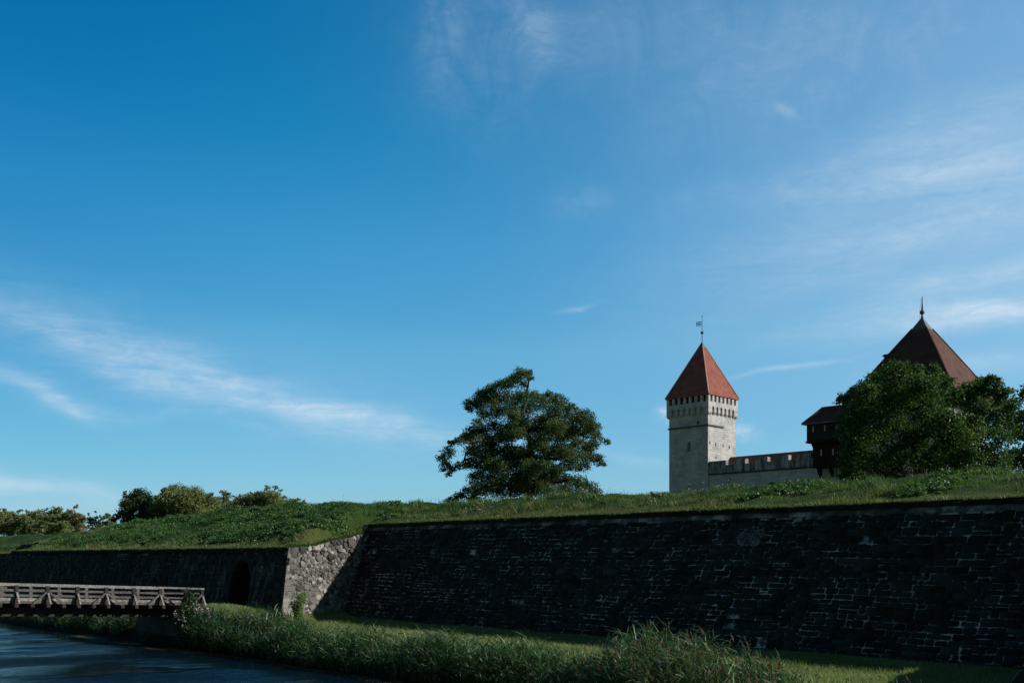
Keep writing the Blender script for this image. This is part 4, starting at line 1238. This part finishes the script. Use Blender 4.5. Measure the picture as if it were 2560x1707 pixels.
def make_tree(name, label, group, base, blobs, leaf, mat, seed, dens=9.0, per=20, trunk_r=0.35, fork=None, spread=0.2, flat=0.8, cat='tree', inner=0.25, twigs=0):
    r = np.random.default_rng(seed)
    t = thing(name, label, cat, tuple(base), 0, group)
    C, N, S = crown_points(blobs, dens, r, per, flat, spread, inner)
    n = len(C)
    V, F = leaves(C, N, leaf * r.uniform(0.7, 1.35, n), leaf * r.uniform(0.4, 0.7, n), r)
    np_mesh('crown', V, F, mat, t, np.repeat(np.clip(S, 0, 1), 4))
    mb = MB()
    cm = np.mean([c for c, R in blobs], 0)
    if fork is None: fork = [np.array([base[0] * 0.6 + cm[0] * 0.4, base[1] * 0.6 + cm[1] * 0.4, base[2] + 0.45 * (cm[2] - base[2])])]
    tops = []
    for i, f in enumerate(fork):
        f = np.array(f)
        if i == 0: stem = limb(mb, base, f, trunk_r, trunk_r * 0.55, r, 0, 0.04); nodes = [np.array(p_) for p_ in stem[2:]]
        else:
            low = [q_ for q_ in nodes if q_[2] < f[2] + 0.3] or nodes
            a_ = min(low, key=lambda q_: np.linalg.norm(q_ - f))
            nodes += [np.array(p_) for p_ in limb(mb, a_, f, trunk_r * 0.40, trunk_r * 0.20, r, 0.04, 0.08)[2:]]
        tops.append(f)
    order = sorted(blobs, key=lambda b_: min(np.linalg.norm(b_[0] - f) for f in tops))
    cand = [(f, trunk_r * 0.17) for f in tops]
    for c, R in order:
        f, r0 = min(cand, key=lambda k_: np.linalg.norm(c - k_[0]) + 1.5 * max(0.0, k_[0][2] - c[2]))
        pts = limb(mb, f, c, r0, max(0.02, r0 * 0.45), r, 0.08, 0.10, 7)
        cand.append((c, max(0.03, r0 * 0.5)))
        for _ in range(twigs):
            i = r.integers(2, 6)
            e = c + unit(r.normal(size=3)) * R * 0.9
            limb(mb, pts[i], e, 0.05, 0.012, r, 0.05, 0.12, 5)
    mb.build('trunk', M_BARK, t, world=True, smooth=True, uv=False)
    return t

# --- the great lone tree on the rampart
CR = lambda cx, cy, y: pxw(1040 + cx / 3.733, 880 + cy / 3.733, 100 + y)
MC = 100 / F_PX / 3.733
big = [(980, 205, 70), (1040, 195, 45), (1075, 250, 34), (930, 250, 60), (870, 290, 70), (800, 320, 70), (710, 350, 65), (640, 385, 65), (1000, 300, 45),
       (590, 430, 60), (510, 480, 60), (490, 530, 42), (600, 510, 70), (680, 460, 80), (780, 430, 80), (900, 430, 90), (1010, 420, 80), (1110, 420, 70),
       (1240, 410, 55), (1330, 440, 66), (1180, 480, 80), (1400, 500, 60), (1460, 520, 48), (1300, 540, 85), (1050, 530, 90), (900, 540, 90), (760, 560, 90), (640, 590, 70), (570, 660, 48),
       (1420, 600, 80), (1520, 640, 62), (1600, 650, 60), (1640, 720, 62), (1680, 790, 55), (1760, 840, 42), (1560, 740, 75), (1450, 720, 85), (1300, 680, 90), (1150, 650, 85), (980, 650, 80),
       (520, 740, 66), (620, 740, 75), (740, 700, 80), (470, 790, 52), (560, 830, 75), (680, 830, 85), (800, 800, 85), (930, 760, 80), (1350, 800, 85), (1500, 850, 75), (1620, 880, 75),
       (400, 830, 50), (340, 850, 44), (300, 930, 60), (240, 1000, 46), (280, 1060, 58), (330, 1100, 42), (300, 1150, 28), (400, 1060, 46),
       (520, 920, 70), (600, 960, 85), (500, 1040, 66), (720, 940, 95), (860, 920, 95), (1000, 950, 80), (1180, 900, 75), (1320, 930, 85), (1480, 960, 85), (1600, 980, 80), (1700, 1000, 58), (1740, 1050, 34), (1560, 1070, 62), (1440, 1060, 75),
       (620, 1080, 85), (760, 1060, 95), (920, 1070, 100), (1060, 1080, 95), (1200, 1070, 80), (1330, 1090, 70), (560, 1160, 66), (690, 1190, 90), (830, 1190, 95), (980, 1190, 100), (1120, 1180, 95), (1270, 1190, 90), (1400, 1200, 85), (1520, 1210, 80), (1620, 1260, 70), (1690, 1310, 50),
       (560, 1260, 72), (480, 1310, 60), (400, 1350, 56), (320, 1385, 44), (640, 1300, 90), (780, 1300, 95), (930, 1300, 95), (1080, 1300, 90), (1230, 1300, 90), (1380, 1300, 85), (1520, 1320, 70), (520, 1380, 60)]
rt = np.random.default_rng(3)
blobs = []
for cx, cy, rr in big:
    edge = abs(cx - 1000) / 760
    dep = rt.uniform(-1, 1) * 6.5 * math.sqrt(max(0.05, 1 - min(1, edge) ** 2)) * (0.5 + 0.5 * (cy - 150) / 1200)
    blobs.append((CR(cx, cy, dep), rr * MC * 1.10))
for _ in range(44):            # lobes deeper in the crown, seen only from the side
    cx = rt.normal(1000, 260); cy = rt.uniform(600, 1300)
    blobs.append((CR(cx, cy, rt.uniform(-7, 7)), rt.uniform(0.7, 1.1)))
base = np.array([CR(1040, 1370, 0)[0], 100.0, 4.9])
forks = [CR(1070, 860, 0), CR(980, 690, 0.5), CR(1160, 690, -0.8), CR(820, 760, 0.6), CR(1020, 430, 0.3), CR(1300, 1000, -2), CR(760, 1060, -2), CR(450, 1010, 0.5), CR(1560, 830, 0.5), CR(1040, 340, 0), CR(620, 1260, -1.5), CR(1420, 1190, -2)]
make_tree('broad_oak', 'lone broad spreading tree with ragged crown on top of the rampart', None, base, blobs, 0.19, M_OAK, 21, dens=60, per=19, trunk_r=0.62, fork=forks, spread=0.26, flat=0.72, twigs=1, inner=0.3)

# --- the tree group before the corner tower
def blobset(lst, D, jit, seed, k=0.84):
    r = np.random.default_rng(seed)
    return [(pxw(x, y + 9, D + r.uniform(-jit, jit)), rr * D / F_PX * k) for x, y, rr in lst]
A = [(2112, 990, 24), (2135, 975, 24), (2160, 965, 34), (2195, 945, 38), (2235, 925, 40), (2262, 915, 26), (2292, 922, 28), (2335, 920, 26), (2355, 945, 30), (2310, 960, 45), (2370, 985, 40), (2300, 1010, 60), (2240, 985, 50),
     (2190, 1010, 55), (2140, 1030, 45), (2120, 1070, 34), (2150, 1090, 50), (2220, 1070, 60), (2360, 1050, 55), (2130, 1135, 40), (2180, 1150, 50), (2250, 1140, 50), (2290, 1090, 40), (2350, 1120, 45), (2370, 1170, 40), (2300, 1180, 45), (2230, 1195, 40), (2395, 1095, 46), (2400, 1145, 50), (2392, 1190, 42), (2330, 1150, 45), (2150, 1195, 36), (2115, 1180, 25)]
make_tree('leafy_tree', 'large dark leafy tree standing in front of the corner tower beside the timber turret', 'courtyard trees', np.array([pxw(2310, 1200, 88)[0], 88.0, 4.9]),
          blobset(A, 88, 4.0, 1), 0.27, M_CHES, 31, dens=42, per=20, trunk_r=0.42, spread=0.24, flat=0.85,
          fork=[pxw(2285, 1090, 88), pxw(2325, 1050, 88), pxw(2345, 1090, 87), pxw(2240, 1130, 88.5)])
Bt = [(2402, 982, 34), (2426, 968, 28), (2452, 952, 26), (2482, 946, 24), (2420, 985, 30), (2445, 970, 34), (2475, 962, 30), (2505, 980, 30), (2530, 1005, 26), (2450, 1020, 48), (2510, 1035, 42), (2420, 1060, 46), (2480, 1080, 52), (2535, 1070, 34), (2420, 1125, 46), (2480, 1145, 50), (2535, 1135, 36), (2440, 1180, 42), (2510, 1185, 42)]
make_tree('leafy_tree', 'dark green tree with yellowing tips right of the corner tower roof', 'courtyard trees', np.array([pxw(2470, 1200, 93)[0], 93.0, 4.9]),
          blobset(Bt, 93, 4.0, 2), 0.27, M_CHES, 32, dens=42, per=20, trunk_r=0.36, spread=0.24, flat=0.85)
Ct = [(2565, 985, 22), (2590, 975, 40), (2560, 1030, 18), (2600, 1040, 55), (2570, 1080, 32), (2610, 1120, 60), (2570, 1150, 36), (2620, 1180, 55), (2575, 1185, 34)]
make_tree('leafy_tree', 'dark tree cut off by the right edge of the view', 'courtyard trees', np.array([pxw(2605, 1200, 82)[0], 82.0, 4.9]),
          blobset(Ct, 82, 3.0, 3), 0.27, M_CHES, 33, dens=42, per=20, trunk_r=0.36, spread=0.24, flat=0.85)

# --- trees far behind the bastion
def round_tree(name, label, group, px, top, bot, hw, D, mat, seed, leaf_=0.42, n=16, z0=1.0, dens=5, rag=0.16):
    r = np.random.default_rng(seed); leaf = leaf_ * 0.72
    s = D / F_PX
    cy = (top + bot) / 2; ry = (bot - top) / 2
    bl = []
    for i in range(n):
        a = 2 * PI * (i + r.random() * 0.6) / n
        k = r.uniform(0.30, 0.72)
        bl.append((pxw(px + math.cos(a) * hw * k, cy - math.sin(a) * ry * k, D + r.uniform(-1, 1) * hw * s * 0.7), r.uniform(0.24, 0.40) * min(hw, ry * 1.3) * s))
    for i in range(int(n * 1.3)):
        a = 2 * PI * r.random(); k = r.uniform(0.80, 1.02)
        bl.append((pxw(px + math.cos(a) * hw * k, cy - math.sin(a) * ry * k, D + r.uniform(-1, 1) * hw * s * 0.5), r.uniform(0.08, 0.16) * hw * s))
    bl.append((pxw(px, cy, D), 0.5 * min(hw, ry) * s))
    return make_tree(name, label, group, np.array([pxw(px, cy, D)[0], D, z0]), bl, leaf, mat, seed, dens=dens * 6, per=16, trunk_r=0.3, spread=0.26, flat=0.9)
GB = 'trees behind the bastion'
round_tree('deciduous_tree', 'dark round tree at the left end of the clump above the bastion', GB, 342, 1224, 1330, 64, 150, M_FARDK, 51, 0.40, 15, 4.0, 7)
round_tree('deciduous_tree', 'small yellowish tree filling the gap between dark round tree and wide pale tree', GB, 405, 1248, 1330, 30, 152, M_FAR, 52, 0.36, 9, 4.0, 7)
round_tree('deciduous_tree', 'wide pale domed tree in the middle of the clump above the bastion', GB, 462, 1215, 1330, 82, 148, M_FAR, 53, 0.40, 22, 4.0, 6)
round_tree('deciduous_tree', 'small round-headed tree directly right of the wide pale dome', GB, 562, 1227, 1310, 38, 156, M_FAR, 54, 0.38, 11, 4.0, 7)
round_tree('deciduous_tree', 'bronze-green tree fourth from the left behind the bastion mound', GB, 614, 1225, 1310, 42, 153, M_FARBR, 55, 0.38, 11, 4.0, 7)
round_tree('deciduous_tree', 'loose-crowned tree with one tall tip above the mound', GB, 672, 1214, 1300, 54, 151, M_FAR, 56, 0.38, 14, 4.0, 6)
round_tree('deciduous_tree', 'rightmost low tree dipping behind the mound crest', GB, 724, 1238, 1300, 42, 152, M_FAR, 57, 0.38, 10, 4.0, 6)
GL = 'trees along the far left bank'
round_tree('deciduous_tree', 'green tree cut by the left edge of the view', GL, 5, 1272, 1350, 42, 215, M_FAR, 61, 0.5, 12, 1.0, 5)
round_tree('deciduous_tree', 'second tree from the left edge with pale lower crown', GL, 62, 1272, 1350, 38, 212, M_FAR, 62, 0.5, 12, 1.0, 5)
round_tree('deciduous_tree', 'broad green tree in the middle of the far left row', GL, 124, 1266, 1350, 46, 208, M_FAR, 63, 0.5, 14, 1.0, 5)
round_tree('deciduous_tree', 'tallest bronze-tinted tree of the far left row', GL, 188, 1261, 1350, 36, 205, M_FARBR, 64, 0.5, 12, 1.0, 5)
round_tree('deciduous_tree', 'thin bluish-green tree right of the bronze-tinted one', GL, 236, 1278, 1340, 22, 214, M_FARDK, 65, 0.5, 9, 1.0, 5)
round_tree('deciduous_tree', 'low pale tree beside the dark round tree on the far left bank', GL, 268, 1282, 1340, 24, 206, M_FAR, 66, 0.5, 9, 1.0, 5)
round_tree('bush', 'pale yellow-green bush in front of the second far left tree', GL, 92, 1298, 1350, 34, 196, M_FAR, 67, 0.5, 10, 1.0, 5)
round_tree('bush', 'low green bush in front of the bronze-tinted far tree', GL, 150, 1300, 1350, 34, 198, M_FAR, 68, 0.5, 10, 1.0, 5)

# ------------------------------------------------------------------ grass, weeds
def scatter(n, p0, p1, q0, q1, seed, keep=None):
    r = np.random.default_rng(seed)
    P = r.uniform(p0, p1, n); Q = r.uniform(q0, q1, n)
    if keep is not None:
        k = keep(P, Q); P, Q = P[k], Q[k]
    return P, Q, r
def blades(P, Q, Z, h, wd, r, lean=0.45):
    n = len(P)
    B0 = WA(P, Q, Z)
    a = r.uniform(0, 2 * PI, n); s = np.stack([np.cos(a), np.sin(a), np.zeros(n)], -1)
    l = np.stack([r.normal(0, lean, n) - 0.12, r.normal(0, lean, n), np.ones(n)], -1)
    T = B0 + l * h[:, None]
    B0 = B0 - np.array([0, 0, 0.03])
    V = np.stack([B0 - s * wd[:, None] / 2, B0 + s * wd[:, None] / 2, T], 1).reshape(-1, 3)
    return V, np.arange(3 * n).reshape(n, 3)
def on_emb(P, Q):
    ok = keep_emb(P, Q)
    return ok
P1, Q1, r = scatter(235000, -178, -8, -53.0, -35.9, 71, lambda p, q: keep_emb(p, q) & (q > np.where(p < -62, -50.5, -53)))
Pw = warp_p(P1, Q1)
Z = H_emb(P1, Q1)
tus = fbm(P1, Q1, 1.3, 6)
dry = dryness(P1, Q1)
near = np.clip(60 / np.hypot(Pw * UX + Q1 * NX, Pw * UY + Q1 * NY), 0.6, 1.4)
h = (0.05 + 0.36 * sstep(0.46, 0.70, tus)) * r.uniform(0.6, 1.35, len(P1)) * (1 - 0.45 * dry)
wd = 0.045 / near * r.uniform(0.7, 1.5, len(P1))
V, F = blades(Pw, Q1, Z, h, wd, r)
sh = np.clip(0.12 + 0.45 * fbm(P1, Q1, 4.0, 1) + 0.35 * sstep(0.4, 0.7, tus) + (0.30 - 0.03 * (-44.1 - Q1)) * (P1 > -62) + 0.55 * dry + r.normal(0, 0.10, len(P1)), 0, 1)
o = np_mesh('grass', V, F, M_GRASS, None, np.repeat(sh, 3))
tag(o, kind='stuff')
# the fringe of dry grass hanging over the wall edges and the flank
def fringe(n, a, b, seed):
    r = np.random.default_rng(seed); t = r.random(n)
    p = a[0] + (b[0] - a[0]) * t; q = a[1] + (b[1] - a[1]) * t + r.normal(0, 0.06, n)
    return p, q, t, r
FV = []; FF = []; FS = []; off = 0
for n, a, b, zf, out in ((9000, (-61.6, EDGE_C + 0.12), (PR, EDGE_C + 0.12), lambda p, q: np.full(len(p), 8.10), (NX, NY)),
                         (8000, (PL, EDGE_B + 0.10), (PF + 0.1, EDGE_B + 0.10), lambda p, q: np.full(len(p), 6.27), (NX, NY)),
                         (5200, (PF + 0.38, EDGE_B), (PF - 1.05, EDGE_C), lambda p, q: flank_top(q) + 0.02, (UX, UY))):
    p, q, t, r = fringe(n, a, b, int(n))
    fl = n == 5200
    p = p + (r.normal(-0.10, 0.13, n) if fl else 0)
    z = zf(p, q) + r.normal(0, 0.04, n) + (0.05 if fl else 0)
    B0 = WA(p, q, z - 0.05)
    L = r.uniform(0.12, 0.34, n) * (0.5 + fbm(p, q, 1.5, 5))
    d = np.stack([r.normal(0, 0.5, n) + out[0] * 0.5, r.normal(0, 0.5, n) + out[1] * 0.5, r.uniform(-0.25, 1.1, n)], -1)
    T = B0 + unit(d) * L[:, None]
    s = unit(np.cross(d, r.normal(size=(n, 3)))) * 0.02
    FV.append(np.stack([B0 - s, B0 + s, T], 1).reshape(-1, 3)); FF.append(np.arange(3 * n).reshape(n, 3) + off); off += 3 * n
    FS.append(np.repeat(np.clip(r.normal(0.72, 0.18, n), 0, 1), 3))
o = np_mesh('edge_grass', np.concatenate(FV), np.concatenate(FF), M_GRASS, None, np.concatenate(FS)); tag(o, kind='stuff')
# broad-leaved weeds in patches
P2, Q2, r = scatter(80000, -125, -9, -51.5, -36.6, 73, lambda p, q: keep_emb(p, q))
k = (fbm(P2, Q2, 3.2, 2) > np.where(P2 < -60, 0.48, 0.60) + 0.08 * r.random(len(P2))) & (dryness(P2, Q2) < 0.5)
P2, Q2 = P2[k][:13000], Q2[k][:13000]
n = len(P2); m = 9
c = np.repeat(WA(warp_p(P2, Q2), Q2, H_emb(P2, Q2)), m, 0)
a = r.uniform(0, 2 * PI, n * m); rr = r.uniform(0.04, 0.22, n * m); hh = np.repeat(r.uniform(0.10, 0.30, n), m) * r.uniform(0.3, 1.0, n * m)
C = c + np.stack([np.cos(a) * rr, np.sin(a) * rr, hh], -1)
N = unit(np.stack([np.cos(a) * 0.6, np.sin(a) * 0.6, np.full(n * m, 0.8)], -1) + r.normal(0, 0.35, (n * m, 3)))
V, F = leaves(C, N, r.uniform(0.09, 0.22, n * m), r.uniform(0.06, 0.13, n * m), r)
o = np_mesh('weeds', V, F, M_WEED, None, np.repeat(np.clip(r.normal(0.5, 0.22, n * m), 0, 1), 4))
tag(o, kind='stuff')
# seed heads and white umbels along the crest
P3, Q3, r = scatter(2600, -120, -9, -53, -45, 75, lambda p, q: keep_emb(p, q) & (fbm(p, q, 4, 3) > 0.5))
n = len(P3)
B0 = WA(P3, Q3, H_emb(P3, Q3)); hh = r.uniform(0.25, 0.65, n)
T = B0 + np.stack([r.normal(0, 0.08, n), r.normal(0, 0.08, n), hh], -1)
s = np.array([0.012, 0.0, 0.0])
V = np.stack([B0 - s, B0 + s, T], 1).reshape(-1, 3); F = np.arange(3 * n).reshape(n, 3)
o = np_mesh('weed_stalks', V, F, M_STALK, None); tag(o, kind='stuff')
k = r.random(n) < 0.28
V, F = leaves(np.repeat(T[k], 3, 0) + r.normal(0, 0.045, (3 * k.sum(), 3)), unit(r.normal(size=(3 * k.sum(), 3))), np.full(3 * k.sum(), 0.06), np.full(3 * k.sum(), 0.055), r)
o = np_mesh('wildflowers', V, F, M_FLOW, None); tag(o, kind='stuff')

# meadow on the berm
P4, Q4, r = scatter(150000, -80, -9, -39.3, -28.2, 77)
dens = np.clip(1.4 - 0.012 * (-(P4) - 15), 0.5, 1)
k = r.random(len(P4)) < dens; P4, Q4 = P4[k], Q4[k]
h = r.uniform(0.05, 0.20, len(P4)) * (0.6 + 0.9 * fbm(P4, Q4, 1.5, 4))
V, F = blades(P4, Q4, G_land(P4, Q4), h, r.uniform(0.02, 0.045, len(P4)), r, 0.5)
sh = np.clip(0.15 + 0.75 * fbm(P4, Q4, 2.2, 2) + r.normal(0, 0.12, len(P4)), 0, 1)
o = np_mesh('meadow_grass', V, F, M_BERM, None, np.repeat(sh, 3)); tag(o, kind='stuff')

# ------------------------------------------------------------------ reeds
def ribbons(B0, d, L, wd, droop, side, nseg=3):
    """bent strips: leaves and stems"""
    n = len(B0); t = np.linspace(0, 1, nseg + 1)
    c = B0[:, None] + d[:, None] * (L[:, None] * t)[..., None]
    c[..., 2] -= (droop * L)[:, None] * t ** 2
    prof = np.array([0.65, 1.0, 0.72, 0.06]) if nseg == 3 else np.linspace(1, 0.5, nseg + 1)
    s = side[:, None] * (wd[:, None] * prof / 2)[..., None]
    V = np.stack([c - s, c + s], 2).reshape(-1, 3)
    i = np.arange(n)[:, None] * 2 * (nseg + 1) + 2 * np.arange(nseg)
    F = np.stack([i, i + 1, i + 3, i + 2], -1).reshape(-1, 4)
    return V, F
def reed_height(p):
    return np.interp(p, [-95, -70, -66, -60, -57, -52, -48, -44.5, -40, -36, -33, -30, -27.3, -25.8, -24.6, -23.2, -20.2, -18.6, -17.4, -16, -12, -4],
                        [1.0, 1.1, 1.0, 0.8, 1.5, 1.75, 1.42, 1.15, 1.42, 1.52, 1.42, 1.4, 1.02, 0.95, 1.50, 1.85, 1.75, 1.35, 1.15, 1.3, 1.35, 1.3])
def make_reeds():
    P, Q, r = scatter(19000, -94, -4, -30.8, -26.9, 81)
    hgt = reed_height(P)
    clump = (P > -25) & (P < -17)
    k = (Q > np.where(clump, -30.6, np.where(P > -16, -29.2, -30.0 + 0.7 * vnoise(P, Q * 0, 3.0, 2)))) & (Q < -27.2 + 0.35 * vnoise(P, Q * 0, 2.0, 1))
    k &= ~((P < -59.3) & (P > -67.2) & (Q < -27.0))
    k &= r.random(len(P)) < np.where(P < -67, 0.6, np.where(P > -16.8, 0.22, 1.0))
    P, Q, hgt = P[k], Q[k], hgt[k]
    n = len(P)
    taper = sstep(-26.9, -28.0, Q) * 0.40 + 0.60
    hgt = hgt * taper * r.uniform(0.60, 1.12, n) * (0.55 + 0.85 * fbm(P, Q, 1.7, 5))
    B0 = WA(P, Q, np.maximum(G_land(P, Q), -0.2))
    tilt = np.stack([r.normal(-0.10, 0.13, n), r.normal(0, 0.13, n), np.ones(n)], -1)
    a = r.uniform(0, 2 * PI, n)
    V1, F1 = ribbons(B0, tilt, hgt, np.full(n, 0.016), r.uniform(0, 0.06, n), np.stack([np.cos(a), np.sin(a), a * 0], -1), 3)
    tone = np.clip(0.13 + 0.55 * fbm(P, Q, 2.5, 3) + 0.14 * clump[k] + r.normal(0, 0.14, n), 0, 0.88)
    dead = r.random(n) < 0.05
    tone[dead] = 0.97
    S1 = np.repeat(tone, 8)
    m = 9
    f = np.tile(np.linspace(0.22, 0.98, m), n) + r.normal(0, 0.04, n * m)
    LB = np.repeat(B0, m, 0) + np.repeat(tilt, m, 0) * (np.repeat(hgt, m) * f)[:, None]
    a = r.uniform(0, 2 * PI, n * m)
    up = r.uniform(0.35, 1.5, n * m)
    d = unit(np.stack([np.cos(a) - 0.25, np.sin(a), up], -1))
    side = unit(np.cross(d, np.stack([-np.sin(a), np.cos(a), 0.3 * r.normal(size=n * m)], -1) * 0 + np.array([0, 0, 1.0]))) 
    side = unit(side + r.normal(0, 0.35, (n * m, 3)))
    LL = r.uniform(0.35, 0.85, n * m) * np.repeat(np.clip(hgt / 1.6, 0.5, 1.15), m)
    V2, F2 = ribbons(LB, d, LL, r.uniform(0.020, 0.046, n * m), r.uniform(0.05, 0.5, n * m), side, 3)
    S2 = np.clip(np.repeat(tone, m) + r.normal(0, 0.12, n * m), 0, 1)
    S2[r.random(n * m) < 0.11] = 0.93  # some leaves paled: glossy highlights put into the colour
    S2 = np.repeat(S2, 8)
    o = np_mesh('reeds', np.concatenate([V1, V2]), np.concatenate([F1, F2 + len(V1)]), M_REED, None, np.concatenate([S1, S2]))
    tag(o, kind='stuff')
    # plumes on the ripe stems
    ripe = (r.random(n) < np.where(P > -25.5, 0.30, 0.02)) & (hgt > 0.9)
    T = (B0 + tilt * hgt[:, None])[ripe]; k = len(T); m = 14
    dirp = unit(np.stack([r.normal(-0.35, 0.25, k), r.normal(0, 0.25, k), np.full(k, 1.0)], -1))
    t = np.tile(np.linspace(0, 1, m), k)
    LB = np.repeat(T, m, 0) + np.repeat(dirp, m, 0) * (t * 0.32)[:, None] - np.array([0, 0, 0.03])
    a = r.uniform(0, 2 * PI, k * m)
    d = unit(np.stack([np.cos(a) * 0.45, np.sin(a) * 0.45, np.ones(k * m)], -1) + np.repeat(dirp, m, 0))
    side = unit(np.cross(d, r.normal(size=(k * m, 3))))
    V3, F3 = ribbons(LB, d, r.uniform(0.06, 0.15, k * m) * (1.15 - t), np.full(k * m, 0.032), np.full(k * m, 0.3), side, 3)
    o = np_mesh('reed_plumes', V3, F3, M_PLUME, None, np.repeat(np.clip(r.normal(0.5, 0.22, k * m), 0, 1), 8))
    tag(o, kind='stuff')
make_reeds()

# floating duckweed and leaves along the water's edge
P5, Q5, r = scatter(26000, -72, -20, -26.9, -24.2, 85)
k = (Q5 < -26.55 + 1.5 * np.clip(fbm(P5, Q5 * 0, 5.0, 2) - 0.35, 0, 1) * 1.6 + 0.5 * (P5 < -54) + r.normal(0, 0.10, len(P5))) & (fbm(P5 * 0.4, Q5, 0.5, 4) > 0.40)
P5, Q5 = P5[k], Q5[k]; n = len(P5)
V, F = leaves(WA(P5, Q5, np.full(n, 0.012)), unit(np.array([0, 0, 1.0]) + r.normal(0, 0.03, (n, 3))), r.uniform(0.06, 0.16, n), r.uniform(0.05, 0.11, n), r)
o = np_mesh('duckweed', V, F, M_DUCK, None, np.repeat(np.clip(r.normal(0.42, 0.2, n), 0, 1), 4)); tag(o, kind='stuff')
P6, Q6, r = scatter(2600, -62, -40, -24.5, -19.0, 86)
k = (np.abs((Q6 + 22.0 + 0.05 * (P6 + 50)) / 0.5) + np.abs((P6 + 51.5) / 3.0) < 1.1)
P6, Q6 = P6[k], Q6[k]; n = len(P6)
V, F = leaves(WA(P6, Q6, np.full(n, 0.01)), unit(np.array([0, 0, 1.0]) + r.normal(0, 0.04, (n, 3))), r.uniform(0.1, 0.3, n), r.uniform(0.06, 0.14, n), r)
o = np_mesh('water_weed', V, F, M_IVY, None, np.repeat(np.clip(r.normal(0.15, 0.1, n), 0, 1), 4)); tag(o, kind='stuff')

# ------------------------------------------------------------------ shrubs by the bridge, sapling
def shrub(name, label, p, q, z, hgt, w_, mat, seed, nl, leaf, flowers=0):
    r = np.random.default_rng(seed)
    b = np.array(W(p, q, z))
    t = thing(name, label, 'shrub', tuple(b))
    mb = MB(); C = []; N = []
    ns = 9
    for i in range(ns):
        e = b + np.array([r.normal(0, w_ * 0.42), r.normal(0, w_ * 0.42), hgt * r.uniform(0.55, 1.0)])
        limb(mb, b + r.normal(0, 0.08, 3) * np.array([1, 1, 0]), e, 0.03, 0.008, r, 0.02, 0.06, 6)
        k = nl // ns
        f = r.uniform(0.12, 1.03, k)
        pt = b + (e - b) * f[:, None] + r.normal(0, 1, (k, 3)) * (0.10 + 0.16 * w_ * (1.1 - f))[:, None]
        C.append(pt); N.append(unit(r.normal(size=(k, 3)) * 0.7 + (pt - b - np.array([0, 0, hgt * 0.4])) * 0.4 + np.array([0, 0, 0.3])))
    mb.build('stems', M_BARK, t, world=True, uv=False)
    C = np.concatenate(C); N = np.concatenate(N); n = len(C)
    V, F = leaves(C, N, leaf * r.uniform(0.7, 1.4, n), leaf * r.uniform(0.4, 0.7, n), r)
    np_mesh('foliage', V, F, mat, t, np.repeat(np.clip(r.normal(0.5, 0.2, n), 0, 1), 4))
    if flowers:
        k = r.choice(n, flowers); per = 7
        c = np.repeat(C[k] + N[k] * 0.08 + np.array([0, 0, 0.08]), per, 0) + r.normal(0, 0.045, (flowers * per, 3))
        V, F = leaves(c, unit(r.normal(size=c.shape)), np.full(len(c), 0.075), np.full(len(c), 0.065), r)
        np_mesh('blossoms', V, F, M_FLOW, t)
    return t
shrub('climbing_shrub', 'tall dark green leafy shrub growing up beside the end of the bridge railing', -59.2, -28.1, 0.2, 3.35, 0.95, M_IVY, 91, 5200, 0.13)
shrub('flowering_shrub', 'shrub of pale pinkish-white blossoms right of the leafy shrub at the bridge end', -57.6, -28.4, 0.5, 2.1, 1.3, M_IVY, 92, 3600, 0.11, 260)
shrub('flowering_shrub', 'low thin patch of white blossoms among the reeds on the bank', -54.3, -29.2, 0.7, 1.45, 1.2, M_REED, 93, 1500, 0.12, 80)
r = np.random.default_rng(94)
b = np.array(W(-57.6, -35.2, 1.25))
sp = thing('sapling', 'bright yellow-green sapling at the foot of the sunlit flank', 'sapling', tuple(b))
mb = MB(); C = []
for i in range(5):
    e = b + np.array([r.normal(0, 0.30), r.normal(0, 0.25), r.uniform(1.1, 1.95)])
    limb(mb, b, e, 0.022, 0.006, r, 0, 0.05)
    f = r.uniform(0.15, 1.0, 220)
    C.append(b + (e - b) * f[:, None] + r.normal(0, 0.11, (220, 3)))
mb.build('stem', M_BARK, sp, world=True, uv=False)
C = np.concatenate(C); n = len(C)
V, F = leaves(C, unit(r.normal(size=(n, 3)) + np.array([0.3, -0.3, 0.4])), r.uniform(0.10, 0.19, n), r.uniform(0.06, 0.11, n), r)
np_mesh('foliage', V, F, M_YOUNG, sp, np.repeat(np.clip(r.normal(0.5, 0.22, n), 0, 1), 4))
